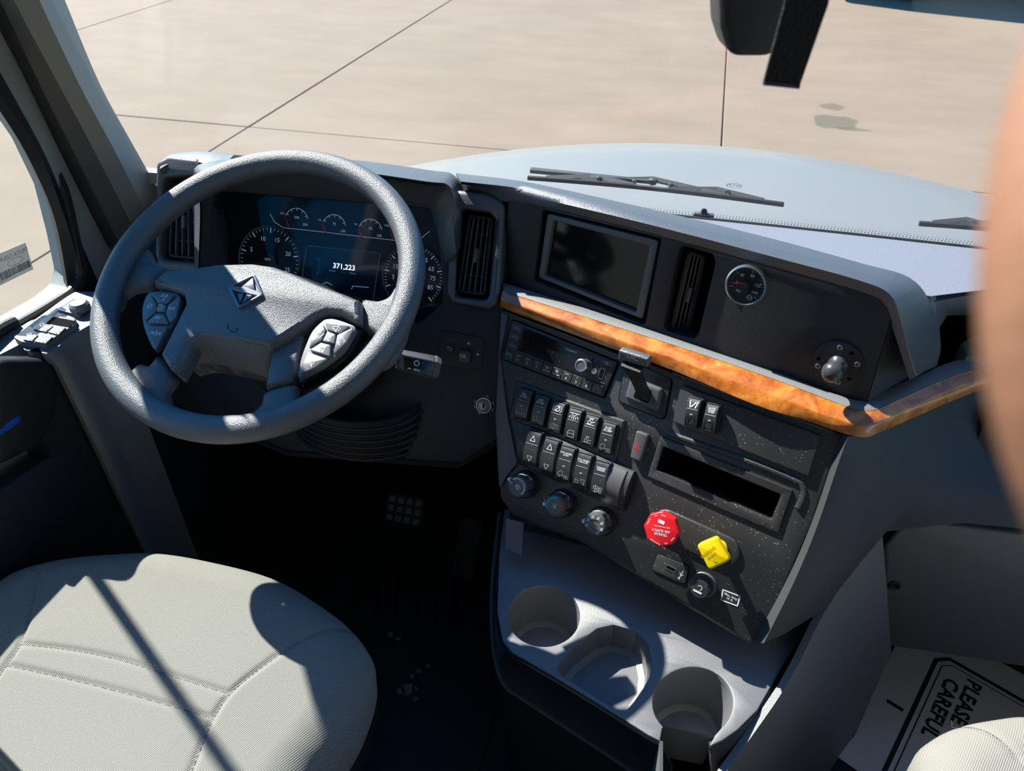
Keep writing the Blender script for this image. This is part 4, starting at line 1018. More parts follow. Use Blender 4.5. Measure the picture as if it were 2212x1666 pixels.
def housing(name, px, label, prof):
    t = thing(name, label, 'switch housing', frame=S.at(*S.uv(*px[0])), group='switch bank housings')
    g = G(); g.plate(S, rnd(S.uvs(px), .003), -.002, prof, .004, 3); part('housing', g, PANEL, t)
    return t
r1 = [(1124, 834), (1160, 847), (1196, 862), (1232, 877), (1268, 891), (1305, 907)]
r2 = [(1143, 924), (1179, 942), (1214, 958), (1251, 973), (1289, 990)]
housing('switch_bank', [(1117, 822), (1353, 908), (1330, 1003), (1100, 904)], 'black housing of the upper row of six rocker switches', .0045)
# lower bank bulges out with a curved flank
def lower_bank():
    t = thing('switch_bank', 'raised housing of the lower switch row with blank cover at its right', 'switch housing', frame=S.at(*S.uv(1250, 1010)), group='switch bank housings')
    q = S.uvs([(1140, 916), (1374, 1018), (1350, 1104), (1120, 1000)])
    # profile: bulge along v
    N = 12; rows = []
    for j in range(N+1):
        tt = j/N; z = .003+.015*math.sin(math.pi*(.12+.8*tt))
        L_ = Vector(quadmix(q, 0, tt)); R_ = Vector(quadmix(q, 1, tt))
        row = [S.W(L_.x, L_.y, -.002)]
        for s_ in range(9):
            p = L_.lerp(R_, .003+.994*s_/8); row.append(S.W(p.x, p.y, z))
        row.append(S.W(R_.x, R_.y, -.002)); rows.append(row)
    g = G(); g.loft(rows, closed=True, caps=True); part('housing', g, PANEL, t, ang=50)
    # blank cover
    qq = [quadmix(q, .80, .04), quadmix(q, .955, .04), quadmix(q, .945, .94), quadmix(q, .80, .94)]
    rows = []
    for j in range(N+1):
        tt = j/N; z = .005+.0155*math.sin(math.pi*(.14+.76*tt)); L_ = Vector(quadmix(qq, 0, tt)); R_ = Vector(quadmix(qq, 1, tt))
        rows.append([S.W(L_.x, L_.y, 0), S.W(L_.x, L_.y, z-.001), S.W(L_.x+.001, L_.y, z), S.W(R_.x-.001, R_.y, z), S.W(R_.x, R_.y, z-.001), S.W(R_.x, R_.y, 0)])
    g = G(); g.loft(rows, closed=True, caps=True); part('blank_cover', g, SATIN, t, 'plain blank switch cover')
lower_bank()
g1 = 'rocker switches of the upper row'; g2_ = 'rocker switches of the lower row'
specs1 = [('rocker switch reading PDL LOCK, leftmost of upper row', tx('PDL\nLOCK'), ic(*axle)), ('rocker switch reading OFF ROAD in the upper row', tx('OFF\nROAD'), ic(*truck)),
          ('rocker switch with crossed brake circle symbol in the upper row', ic(*brake_i, w=.0013), ic(*brake_i)), ('rocker switch with dome lamp symbol over a door symbol', ic(*lamp_i, w=.001), ic(*door_i)),
          ('rocker switch with bunk lamp symbols, fifth of upper row', ic(*bed_i, w=.001), ic(*bed_i)), ('rocker switch reading SUSP DUMP, rightmost of upper row', tx('SUSP\nDUMP'), ic(*truck))]
for i, (lab, a, b) in enumerate(specs1):
    add_rocker('rocker_switch', S.uvs(px_quad(r1[i], (31, 13), (-14, 66)), .007), .006, lab, a, b, g1, style=1 if i in (3, 4) else 0, out=.009)
specs2 = [('rocker switch with up and down triangles around a lamp, leftmost of lower row', ic(*tri_u), ic(*tri_d)), ('rocker switch with up and down triangles around a seat figure, second of lower row', ic(*tri_u), ic(*tri_d)),
          ('rocker switch reading 5TH WHEEL SLIDE in the lower row', tx('5TH WHEEL\nSLIDE', .0026), ic(*truck)), ('rocker switch reading 5TH WHEEL UNLOCK in the lower row', tx('5TH WHEEL\nUNLOCK', .0026), ic(*lock_i)),
          ('rocker switch reading PARKED REGEN in the lower row', tx('PARKED\nREGEN', .0028), ic(*regen_i))]
for i, (lab, a, b) in enumerate(specs2):
    add_rocker('rocker_switch', S.uvs(px_quad(r2[i], (33, 14.5), (-15, 74)), .014), .012, lab, a, b, g2_, style=1 if i in (0, 1, 4) else 0, out=.010)
def right_panel():
    q = S.uvs([(1472, 832), (1774, 941), (1746, 1029), (1454, 911)], .004)
    t = thing('blank_panel', 'wide dusty black blank panel right of the trailer brake lever', 'panel', frame=S.at(*quadmix(q, .5, .5)))
    g = G(); g.plate(S, rnd(q, .0015), -.002, .007, .0015); part('plate', g, PANEL, t)
    for i, (tl, lab, a, b) in enumerate([((1487, 855), 'rocker switch with lane symbol, left of the pair on the blank panel', ic([(-6, 5), (-4, -5)], [(6, 5), (4, -5)], [(-2, -4), (3, 4)], w=.0014), ic([(-5, 4), (-5, -4)], [(-1, -4), (3, 3), (6, -4), (-1, -4)])),
                                         ((1526, 868), 'rocker switch reading AUTO START STOP on the blank panel', tx('AUTO\nSTART\nSTOP', .0024), ic(ring(0, 2, 4), [(-2, 0), (0, 4), (2, 0)], [(-5, -5), (5, -5)]))]):
        add_rocker('rocker_switch', S.uvs(px_quad(tl, (30, 12), (-13, 62)), .020), .008, lab, a, b, 'rocker switches on the blank panel', style=0, out=.017)
right_panel()
def hazard():
    q = S.uvs([(1376, 930), (1402, 940), (1384, 998), (1362, 989)], .006); c = quadmix(q, .5, .5); f = S.at(*c)
    t = thing('hazard_switch', 'black hazard light switch with a red triangle', 'switch', frame=f)
    g = G(); g.plate(S, rnd(q, .0035), -.001, .009, .002, 3); k = part('button', g, SATIN, t)
    u, v = S.uv(1377, 966, .0095); g = G()
    for r_, w in ((.0048, .0007), (.0027, .0005)):
        g.stroke(S, [(u-r_, v-r_*.7), (u+r_, v-r_*.7), (u, v+r_*1.05)], w, .0093, True)
    part('red_triangle', g, REDP, k)
hazard()
def storage_slot():
    t = thing('storage_slot', 'empty open storage slot in the stack face', 'slot', frame=S.at(*S.uv(1560, 1050)))
    o = S.uvs([(1428, 942), (1713, 1058), (1681, 1152), (1400, 1029)]); i_ = S.uvs([(1434, 964), (1688, 1068), (1667, 1122), (1419, 1015)])
    g = G(); g.plate(S, [rnd(o, .002), rnd(i_, .0025)], -.004, .0035, .0012); part('slot_frame', g, PANEL, t)
    g = G(); g.plate(S, [rnd(o, .003), rnd(inset(ccw(o), .001), .002)], -.004, .0012); part('seam', g, BLACK, t)
    ii = ccw(i_); g = G(); g.plate(S, [inset(ii, -.002), inset(ii, .0)], -.09, -.003); part('slot_walls', g, BLACK, t)
    g = G(); g.plate(S, inset(ii, -.002), -.095, -.09); part('slot_back', g, BLACK, t)
storage_slot()
def climate_knob(px, label, kind):
    h = .028; u, v = S.uv(*px, h); f = S.at(u, v); r = .0178
    t = thing('climate_knob', label, 'knob', frame=f, group='climate control knobs')
    g = G(); g.lathe(f, [(r*1.22, -.001), (r*1.22, .0015), (r*1.15, .003), (r*1.0, .003)], 40); part('base_ring', g, DARK, t)
    g = G(); g.lathe(f, [(r*1.0, .002), (r*1.02, .012), (r*1.0, .015), (r*.97, .0155), (r*.93, h-.003), (r*.89, h-.0008), (r*.80, h), (r*.42, h), (r*.38, h-.001), (.0001, h-.001)], 48)
    k = part('knob_body', g, SATIN, t)
    g = G()
    for a in range(0, 360, 12):
        c, s_ = math.cos(R(a)), math.sin(R(a)); 
        if a % 72 == 0: g.plate(f.at(c*r*.985, s_*r*.985, 0, rot=a), rect(0, 0, .0018, .0035), .004, h-.004, .0004, 1)
    part('grip_ribs', g, DARK, k, kind='stuff')
    g = G()
    a = R({'fan': 165, 'temp': 195, 'mode': 190}[kind]); g.plate(f.at(math.cos(a)*r*.98, math.sin(a)*r*.98, 0), circ(0, 0, .003, 12), h-.010, h-.0005, .001); part('pointer', g, WHITE, k)
    z = h+.0003
    def arc(a0, a1, m, nm, w=.0022, steps=9):
        g = G()
        for i in range(steps):
            b0 = a0+(a1-a0)*i/steps; b1 = b0+(a1-a0)/steps*.7
            g.stroke(f, [(math.cos(R(x))*r*.70, math.sin(R(x))*r*.70) for x in (b0, (b0+b1)/2, b1)], w, z)
        part(nm, g, m, k)
    if kind == 'fan':
        arc(140, -40, WHITE, 'scale_arc'); g = G(); g.stroke(f, circ(-r*.68, r*.1, .0018, 10), .0007, z, True); g.stroke(f, circ(0, 0, .0025, 10), .002, z-.001, True); g.stroke(f, circ(.002, -.001, .0035, 10), .0008, z-.001, True); part('fan_symbol', g, WHITE, k)
    if kind == 'temp':
        arc(215, 85, mat('cold_blue', (.02, .45, .65), .4), 'cold_arc', .0026); arc(70, -35, REDP, 'hot_arc', .002)
        g = G()
        for i in range(3): g.stroke(f, [(math.cos(R(60*i))*.0035, math.sin(R(60*i))*.0035), (-math.cos(R(60*i))*.0035, -math.sin(R(60*i))*.0035)], .0009, z-.001)
        part('snow_symbol', g, WHITE, k)
    if kind == 'mode':
        g = G()
        for i in range(7):
            a = R(205-i*42); x, y = math.cos(a)*r*.66, math.sin(a)*r*.66
            g.stroke(f, circ(x, y, .0012, 8), .0007, z, True); g.stroke(f, [(x-.002, y-.0022), (x+.002, y-.0016)], .0008, z); g.stroke(f, [(x+.0022, y+.0022), (x+.0005, y+.0008)], .0006, z)
        part('mode_symbols', g, WHITE, k)
    return t
climate_knob((1117, 1052), 'fan speed knob with white arc, leftmost climate knob', 'fan')
climate_knob((1198, 1094), 'temperature knob with blue and red arc, middle climate knob', 'temp')
climate_knob((1284, 1134), 'air mode knob with small figures, rightmost climate knob', 'mode')
def ac_mark():
    pass
# air supply valves
def valves():
    t = thing('valve_plate', 'raised oval plate behind the red and yellow air valve knobs', 'plate', frame=S.at(*S.uv(1510, 1165)))
    a = Vector(S.uv(1440, 1134, .003)); b = Vector(S.uv(1562, 1190, .003)); r = .021; d = (b-a); an = math.degrees(math.atan2(d.y, d.x))
    lp = [(a.x+r*math.cos(R(x)), a.y+r*math.sin(R(x))) for x in [an+90+i*15 for i in range(13)]] + [(b.x+r*math.cos(R(x)), b.y+r*math.sin(R(x))) for x in [an-90+i*15 for i in range(13)]]
    g = G(); g.plate(S, lp, -.001, .005, .0025, 3); part('plate', g, PANEL, t)
    # red octagon
    h = .040; u, v = S.uv(1428, 1144, h); f = S.at(u, v)
    t = thing('trailer_supply_knob', 'red octagonal trailer air supply knob', 'knob', frame=f)
    g = G(); g.lathe(f, [(.011, .004), (.011, .008), (.0065, .010), (.0065, h-.014), (.013, h-.011), (.013, h-.008)], 24); part('stem', g, REDK, t)
    g = G(); oc = circ(0, 0, .0242, 8, 22.5-8, 382.5-8); g.plate(f, rnd(oc, .003, 3), h-.011, h, .002, 3); k = part('knob_head', g, REDK, t)
    g = G(); z = h+.0003
    g.text(f, 'TRAILER\nAIR SUPPLY', .001, -.004, .0036, z, rot=195, bold=.01); g.text(f, 'NOT FOR PARKING', .0, .004, .0018, z, rot=195)
    for i, s_ in enumerate(('PUSH', 'TO', 'SUPPLY', 'PULL', 'TO', 'EVACUATE')):
        a = [100, 130, 172, -15, -50, -95][i]; g.text(f, s_, math.cos(R(a))*.0193, math.sin(R(a))*.0193, .0022, z, rot=a+90)
    part('lettering', g, WHITE, k, fix=False)
    g = G(); g.plate(f, rnd(rect(-.003, .0095, .009, .0045), .001), h-.001, z, 0); part('truck_symbol', g, WHITE, k)
    h = .042; u, v = S.uv(1540, 1197, h); f = S.at(u, v)
    t = thing('parking_brake_knob', 'yellow square parking brake knob', 'knob', frame=f)
    g = G(); g.lathe(f, [(.011, .004), (.011, .008), (.0065, .010), (.0065, h-.014), (.012, h-.011), (.012, h-.008)], 24); part('stem', g, YELK, t)
    q = [(a-u, b-v) for a, b in S.uvs([(1504, 1178), (1546, 1160), (1578, 1211), (1531, 1233)], h)]
    g = G(); g.plate(f, rnd(q, .005, 4), h-.012, h, .0025, 3); k = part('knob_head', g, YELK, t)
    g = G(); g.text(f, 'PARKING', -.006, -.001, .0042, h+.0003, rot=62); g.text(f, 'BRAKE', .000, -.003, .0036, h+.0003, rot=62); g.stroke(f, ring_m(.006, -.006, .0028, 200, 340), .0008, h+.0003)
    part('lettering', g, mat('dark_yellow_print', (.30, .22, .01), .5), k, fix=False)
def ring_m(x, y, r, a0=0, a1=360, n=12): return [(x+r*math.cos(R(a0+(a1-a0)*i/n)), y+r*math.sin(R(a0+(a1-a0)*i/n))) for i in range(n+1)]
valves()
def usb():
    q = S.uvs([(1420, 1196), (1490, 1224), (1479, 1264), (1408, 1232)], .001); c = quadmix(q, .5, .5)
    t = thing('usb_socket', 'rounded black USB socket plate under the red knob', 'socket', frame=S.at(*c))
    g = G(); g.plate(S, rnd(q, .005), -.001, .0022, .0008); part('plate', g, PANEL, t)
    g = G(); o = rnd(q, .005); g.plate(S, [inset(ccw(o), -.001), inset(ccw(o), .0)], -.001, .0006); part('seam', g, BLACK, t)
    u, v = S.uv(1449, 1229, .003); g = G(); g.plate(S, [rect(u, v, .0145, .0065), rect(u, v, .0125, .0045)], .001, .003); part('port_rim', g, SATIN, t)
    g = G(); g.plate(S, rect(u, v, .0125, .0045), .0, .0024); part('port_hole', g, BLACK, t)
    u, v = S.uv(1471, 1242, .003); g = G(); g.stroke(S, [(u-.001, v-.006), (u+.001, v+.006)], .0008, .0025); g.stroke(S, [(u, v-.002), (u+.003, v+.001)], .0007, .0025); g.stroke(S, [(u, v-.0005), (u-.0025, v+.002)], .0007, .0025); g.stroke(S, circ(u-.001, v-.006, .0012, 8), .0007, .0025, True); part('usb_symbol', g, WHITE, t)
usb()
def lighter():
    u, v = S.uv(1518, 1265, .004); f = S.at(u, v)
    t = thing('lighter_socket', 'black power outlet with plugged lighter knob beside the yellow knob', 'socket', frame=f)
    g = G(); g.lathe(f, [(.0175, -.001), (.0175, .002), (.0155, .0045), (.012, .0045), (.012, .001)], 36); part('socket_ring', g, SATIN, t)
    g = G(); g.lathe(f, [(.0118, 0), (.0118, .003), (.0095, .004), (.0092, .009), (.0125, .010), (.0125, .021), (.0115, .023), (.0001, .0235)], 32); k = part('lighter_knob', g, KEY, t)
    g = G(); g.stroke(f, [(-.006, -.004), (.004, -.004)], .0026, .0238); g.stroke(f, ring_m(0, .002, .003, -60, 150), .001, .0238); part('cigarette_symbol', g, WHITE, k)
    q = S.uvs([(1562, 1274), (1599, 1288), (1593, 1309), (1558, 1296)])
    c = Vector(quadmix(q, .5, .5)); t = thing('amp_label', 'small white framed label reading Max. Amp 15 A.', 'label', frame=S.at(*c))
    g = G(); g.plate(S, ccw(q), .0, .0005); part('backing', g, DARK, t)
    g = G(); g.stroke(S, q, .0016, .0008, True); g.text(S, 'Max. Amp\n15 A.', c.x, c.y, .0032, .0008, bold=.01); part('print', g, WHITE, t, fix=False)
lighter()
def ignition_and_pad():
    u, v = K.uv(1045, 876, .002); f = K.at(u, v); t = thing('ignition_switch', 'round ignition key switch with pale ring on the dark lower dash', 'key switch', frame=f)
    g = G(); g.lathe(f, [(.0125, 0), (.0125, .0035), (.0108, .004), (.0108, .001)], 32); part('bright_ring', g, BRASS, t)
    g = G(); g.lathe(f, [(.0105, 0), (.0105, .0022), (.008, .0035), (.0001, .0035)], 28); part('lock_barrel', g, STEEL, t)
    g = G(); g.plate(f, rnd(rect(0, 0, .0022, .0085), .001), .0034, .0039); part('keyhole', g, BLACK, t)
    for a in (20, 75, 120, 165, 200, 245, 300, 340):
        if a in (120, 300): continue
        g = G(); g.stroke(f, [(math.cos(R(a+x))*.0155, math.sin(R(a+x))*.0155) for x in (-9, 0, 9)], .001, .0008); part('position_mark', g, BRASS, t)
    # menu pad
    q = K.uvs([(953, 714), (1046, 730), (1040, 798), (946, 786)], .002); c = quadmix(q, .5, .5)
    t = thing('menu_pad', 'black menu button pad with OK key left of the radio', 'button pad', frame=K.at(*c))
    g = G(); g.plate(K, rnd(q, .007), -.001, .003, .001); part('pad_plate', g, DARK, t)
    g = G(); g.plate(K, rnd(K.uvs([(962, 742), (982, 745), (981, 764), (960, 762)], .004), .003), .002, .005, .001); b = part('back_button', g, DARK, t)
    c = K.uv(971, 754, .005); g = G(); g.stroke(K, [(c[0]-.004, c[1]+.002), (c[0]+.002, c[1]+.002), (c[0]+.004, c[1]), (c[0]+.002, c[1]-.0025), (c[0]-.003, c[1]-.0025)], .0007, .0053); g.stroke(K, [(c[0]-.002, c[1]+.004), (c[0]-.004, c[1]+.002), (c[0]-.002, c[1]+.0005)], .0006, .0053); part('arrow_symbol', g, DIMW, b)
    g = G(); g.plate(K, rnd(K.uvs([(990, 756), (1016, 760), (1014, 786), (988, 782)], .012), .003), .002, .012, .002, 3); b = part('ok_button', g, KEY, t)
    c = K.uv(1000, 770, .012); g = G(); g.text(K, 'OK', *c, .0055, .0123); part('lettering', g, WHITE, b, fix=False)
    g = G()
    for p, r_ in (((1012, 742), 90), ((1032, 766), 0)):
        x, y = K.uv(*p, .003); pts = [(x+.003*math.cos(R(r_+k*120)), y+.003*math.sin(R(r_+k*120))) for k in range(3)]; g.plate(K, pts, .003, .0033)
    part('arrow_marks', g, DIMW, t)
ignition_and_pad()

# ================================================================== steering column, wheel, stalk
WC = Vector((-.582, .732, 1.963)); WF = Frame(WC, 0, 63)
RW, RT = .21, .0175
def column():
    t = thing('steering_column', 'black steering column shroud with ribbed boot behind the wheel', 'column', (-.58, .85, 1.7))
    ax = -WF.n
    g = G(); path = [WC+ax*.035, WC+ax*.09, WC+ax*.16, WC+ax*.24]
    rows = []
    for p, w, h in ((path[0], .060, .045), (path[1], .110, .07), (path[2], .120, .085), (path[3], .11, .08)):
        rows.append([p+WF.x*w*math.cos(2*math.pi*k/24)+WF.y*h*math.sin(2*math.pi*k/24) for k in range(24)])
    g.loft(rows, closed=True, caps=True); part('shroud', g, DARK, t)
    for i in range(6):
        p = PZ(735+i*4, 880+i*10, 1.70-.012*i)
        c = Vector((-.52, .80, 1.70-.013*i)); g = G()
        g.tube([c+Vector((math.cos(R(a))*.115, -math.sin(R(a))*.075+.03, 0)) for a in range(-10, 200, 14)], .004, 8); part('boot_rib', g, RUBBER, t)
    g = G(); rows = [[Vector((-.52+math.cos(R(a))*r_, .83-math.sin(R(a))*r_*.68, z)) for a in range(-10, 200, 14)] for r_, z in ((.112, 1.715), (.112, 1.63), (.07, 1.60))]
    g.slab(rows, .005, (0, .5, 0)); part('boot', g, RUBBER, t)
column()
def wheel():
    t = thing('steering_wheel', 'charcoal four spoke steering wheel with control pods and diamond emblem', 'steering wheel', frame=WF)
    g = G(); g.tube([WF.W(RW*math.cos(2*math.pi*i/96), RW*math.sin(2*math.pi*i/96), 0) for i in range(96)], RT, 24, closed=True); part('rim', g, WHEEL, t, ang=80)
    U = lambda pts, o=0: WF.uvs(pts, o)
    def sm(pts, o, per=3): 
        return [(p.x, p.y) for p in smooth([Vector((*a, 0)) for a in U(pts, o)], per, True)]
    # rim side spoke bodies
    spokes = [[(356, 577), (330, 562), (312, 530), (285, 520), (262, 560), (240, 600), (236, 660), (255, 655), (262, 636), (285, 622), (322, 614)],
              [(779, 645), (815, 645), (838, 635), (852, 615), (885, 610), (880, 700), (850, 770), (812, 790), (815, 745), (806, 720), (780, 702)],
              [(341, 764), (318, 786), (298, 782), (275, 810), (310, 870), (370, 905), (360, 865), (358, 840), (374, 811)],
              [(570, 843), (560, 870), (535, 893), (500, 925), (570, 935), (660, 905), (690, 880), (655, 872), (637, 850), (634, 826)]]
    for sp in spokes:
        l = sm(sp, -.004)
        g = G(); g.dome(WF, l, -.020, [(0, .006), (.0015, .011), (.004, .0145), (.007, .0165)]); part('spoke', g, WHEEL, t, ang=80)
    # airbag cover
    W1 = .012
    up = [(358, 578), (400, 577), (472, 566), (544, 564), (587, 570), (630, 585), (688, 610), (742, 630), (776, 644), (778, 668), (777, 697), (758, 688), (735, 676), (706, 673), (681, 682), (652, 703), (616, 727), (580, 748), (500, 737), (436, 726), (412, 738), (402, 762), (376, 806), (358, 790), (342, 763), (368, 712), (396, 655), (393, 634), (360, 622), (326, 612), (338, 594)]
    l = U(up, W1)
    l = rnd(l, .003, 2)
    g = G(); g.dome(WF, l, -.018, [(0, .018), (.0015, .024), (.004, .028), (.0075, .030)]); cov = part('airbag_cover', g, WHEEL, t, ang=80)
    # lower face of the hub, sloping away
    crest = smooth([WF.W(*WF.uv(a, b, .008), .008) for a, b in [(405, 757), (412, 734), (436, 724), (500, 735), (580, 746), (616, 725), (652, 703)]], 4)
    low = smooth([WF.W(*WF.uv(a, b, -.03), -.03) for a, b in [(405, 790), (420, 785), (450, 782), (500, 790), (570, 800), (610, 775), (655, 728)]], 4)
    low2 = [p-WF.n*.03 for p in low]
    g = G(); g.slab([crest, [a.lerp(b, .5)+WF.n*.006 for a, b in zip(crest, low)], low, low2], .004, tuple(-WF.n)); part('hub_underside', g, WHEEL, t, ang=60)
    g = G(); l = rnd(U([(588, 748), (577, 800), (571, 838), (632, 822), (640, 790), (646, 760), (656, 728), (650, 706), (616, 728)], -.002), .003, 2)
    g.dome(WF, l, -.022, [(0, .014), (.0015, .018), (.004, .020)]); part('lower_spoke_cover', g, WHEEL, t, ang=80)
    # pods
    lp = [(324, 633), (345, 630), (378, 634), (389, 641), (390, 657), (379, 692), (360, 725), (337, 756), (320, 730), (310, 700), (308, 670), (314, 646)]
    rp = [(697, 695), (710, 690), (727, 691), (754, 700), (768, 709), (757, 732), (742, 756), (716, 778), (690, 795), (660, 810), (645, 815), (647, 795), (652, 772), (661, 747), (675, 717)]
    for pod, grow, off in ((lp, 5, .0), (rp, 9, .002)):
        c = (sum(p[0] for p in pod)/len(pod), sum(p[1] for p in pod)/len(pod))
        bl = [(c[0]+(a-c[0])*(1+grow*.012)+(4 if pod is lp else 8), c[1]+(b-c[1])*(1+grow*.012)+(2 if pod is lp else 6)) for a, b in pod]
        g = G(); g.plate(WF, sm(bl, -.004), -.035, -.004, .002); part('pod_base', g, GLOSSB, t)
    # dark pocket right of right pod
    g = G(); g.plate(WF, sm([(640, 830), (652, 730), (700, 675), (760, 690), (800, 712), (812, 745), (790, 790), (730, 842), (670, 868), (645, 855)], -.02), -.045, -.022, .002); part('pocket', g, DARK, t)
    def pod_keys(pieces, icons, nm):
        h = .010
        base = part(nm, G().plate(WF, sm(lp if nm == 'left_control_pod' else rp, .004), -.004, .005, .001), KEYG, t)
        for pc in pieces:
            g = G(); g.plate(WF, rnd(U(pc, h), .0012, 2), .004, h, .0012, 2); part('pod_button', g, KEYG, base)
        g = G()
        for fn in icons: fn(g)
        part('symbols', g, WHITE, base, fix=False)
    KEYG = mat('pod_grey', (.13, .135, .145), .4, spec=.9)
    z = .0104
    def at(px, py): return WF.uv(px, py, z)
    def T_(s_, px, py, sz, rot=-2): return lambda g: g.text(WF, s_, *at(px, py), sz, z, rot=rot, bold=.01)
    def I_(strokes, px, py, k, rot=0, w=.0008):
        def fn(g):
            u, v = at(px, py); c, s_ = math.cos(R(rot)), math.sin(R(rot))
            for st in strokes: g.stroke(WF, [(u+(a*c-b*s_)*k, v+(a*s_+b*c)*k) for a, b in st], w, z)
        return fn
    spk = [[(-4, -2), (-4, 2), (-1, 2), (3, 5), (3, -5), (-1, -2), (-4, -2)]]
    pod_keys([[(328, 634), (376, 636), (361, 656), (340, 655)], [(325, 636), (338, 656), (336, 672), (314, 694), (311, 690), (310, 665)], [(341, 657), (359, 658), (356, 674), (337, 673)], [(385, 641), (388, 650), (380, 685), (366, 698), (358, 676), (363, 658)], [(337, 677), (354, 678), (364, 700), (314, 698)], [(314, 703), (363, 705), (337, 752), (322, 728)]],
             [T_('+', 353, 648, .006), I_([[(-4, -1), (4, -1), (4, 2), (-4, 2), (-4, -1)]], 355, 640, .001), T_('OFF', 371, 667, .0042), T_('SET', 341, 687, .0042), T_('-', 340, 694, .006), I_([ring(0, 0, 4), [(-3, -3), (3, 3)]], 324, 661, .0008), I_([ring(0, 0, 4, -150, 150), [(0, 0), (2, 2)]], 345, 663, .001), I_([[(-2, -4), (0, 4), (2, -4)], [(-8, 2), (-4, 1)], [(-8, 0), (-4, 0)], [(-8, -2), (-4, -1)], [(8, 2), (4, 1)], [(8, 0), (4, 0)], [(8, -2), (4, -1)]], 337, 720, .0009)], 'left_control_pod')
    pod_keys([[(701, 697), (712, 692), (730, 694), (755, 704), (734, 721), (706, 712)], [(698, 699), (703, 714), (695, 734), (667, 752), (672, 732), (684, 712)], [(707, 715), (725, 722), (722, 742), (696, 737)], [(761, 708), (762, 714), (748, 740), (720, 766), (724, 742), (728, 724)], [(694, 740), (714, 745), (712, 770), (668, 756)], [(665, 760), (707, 775), (680, 794), (650, 808), (653, 785)]],
             [I_(spk+[ring(4, 0, 3, -60, 60)], 725, 709, .0009, -10), I_([ring(0, 0, 3, 20, 200), [(-4, -3), (4, -3)]], 691, 723, .001, 60), I_(spk+[[(-4, -5), (4, 5)]], 710, 730, .0008, -10), I_([ring(0, 0, 4, 30, 150), [(-3, -4), (3, -4)]], 737, 738, .001, -40), I_(spk, 697, 754, .0008, -10), I_([ring(0, 0, 4, -90, 90), [(-5, 5), (5, -5)], [(-4, 2), (-1, 2)], [(-4, -2), (-1, -2)]], 672, 783, .0009, -20)], 'right_control_pod')
    # emblem
    E = .0125
    dm = U([(552, 594), (571, 640), (517, 671), (494, 622)], E)
    o = rnd(dm, .0035, 3); i_ = rnd(inset(ccw(dm), .0038), .002, 3)
    g = G(); g.plate(WF, [o, i_], E-.002, E+.004, .0016, 2); em = part('emblem', g, mat('emblem_metal', (.22, .23, .27), .28, metal=.7), t, 'raised diamond shaped emblem')
    def mx(a, b): return Vector(dm[0])*0
    q4 = [Vector(p) for p in dm]; c = sum(q4, Vector((0, 0)))/4
    lm, rm = q4[3].lerp(c, .12), q4[1].lerp(c, .12)
    bwd = (q4[0]-c).normalized()*.0028
    g = G(); g.plate(WF, ccw([tuple(lm-bwd), tuple(rm-bwd), tuple(rm+bwd), tuple(c+bwd*1.9), tuple(lm+bwd)]), E, E+.0032, .0005, 1); part('emblem_band', g, MATS['emblem_metal'], em)
    for s_, e_ in ((q4[0], .22), (q4[2], .22)):
        a = s_.lerp(c, .2); d = (a-c).normalized(); n_ = Vector((-d.y, d.x)); b0 = c+d*.0045
        g = G(); g.plate(WF, ccw([tuple(a), tuple(b0+n_*.010), tuple(b0-n_*.010)]), E, E+.0026, .001, 2); part('emblem_facet', g, MATS['emblem_metal'], em)
    g = G(); g.stroke(WF, [tuple(q4[2].lerp(c, .3)), tuple(c-bwd*1.2)], .0022, E+.0031); part('emblem_stem', g, BLACK, em)
    u, v = WF.uv(503, 711, W1); g = G(); g.stroke(WF, [(u-.009, v+.006), (u-.0075, v-.001)], .0008, W1+.0003); g.stroke(WF, [(u-.006, v-.001), (u, v-.004), (u+.006, v-.004), (u+.008, v+.0005), (u+.003, v+.0005)], .0008, W1+.0003); part('horn_symbol', g, BLACK, cov)
wheel()
def stalk():
    a = PT(845, 772, .975); b = PT(948, 796, .985)
    t = thing('shift_stalk', 'black and silver column stalk marked M/A right of the steering wheel', 'stalk', b)
    d = (b-a).normalized(); up = Vector((0, 0, 1)); n = (-ray(900, 785)); n = (n-d*n.dot(d)).normalized(); y = n.cross(d)
    f = Frame(a.lerp(b, .5), axes=(d, y, n)); L = (b-a).length
    def box_(u0, u1, h0, h1, dep, nm, m):
        rows = []
        for u, h in ((u0, h0*.93), (u0+.002, h0), (u1-.003, h1), (u1, h1*.9)):
            rows.append([f.W(u, -h, -dep), f.W(u, -h, dep*.6), f.W(u, -h*.8, dep), f.W(u, h*.5, dep), f.W(u, h, dep*.3), f.W(u, h, -dep)])
        g = G(); g.loft(rows, closed=True, caps=True); return part(nm, g, m, t, ang=30)
    st = mat('stalk_grey', (.10, .10, .105), .35)
    box_(-L*.5-.10, -L*.32, .009, .009, .008, 'stalk_shaft', st)
    bb = box_(-L*.34, L*.36, .0135, .0155, .012, 'stalk_barrel', st); box_(L*.37, L*.5, .016, .0145, .012, 'end_cap', SATIN)
    g = G(); g.plate(f, rnd([(-L*.2, -.012), (L*.30, -.013), (L*.30, .006), (-L*.28, .005)], .001), .010, .0128, .0005); w = part('label_window', g, GLOSSB, bb)
    g = G(); g.stroke(f, circ(.0, -.0, .0033, 12), .0013, .0131, True); g.text(f, '+\n-', .008, -.0, .003, .0131); g.text(f, 'M/A', .002, -.009, .0036, .0131, bold=.02); g.stroke(f, [(-.010, -.009), (-.006, -.009)], .0014, .0131); part('lettering', g, WHITE, w, fix=False)
    g = G(); g.text(f, 'M\nR', -L*.40, -.004, .0036, .0085); part('lettering', g, WHITE, bb, fix=False)
    g = G()
    for k in range(3): g.stroke(f, [(-L*.25, .009+k*.002), (L*.33, .011+k*.002)], .0004, .0085-.002*k)
    part('grip_lines', g, DARK, bb)
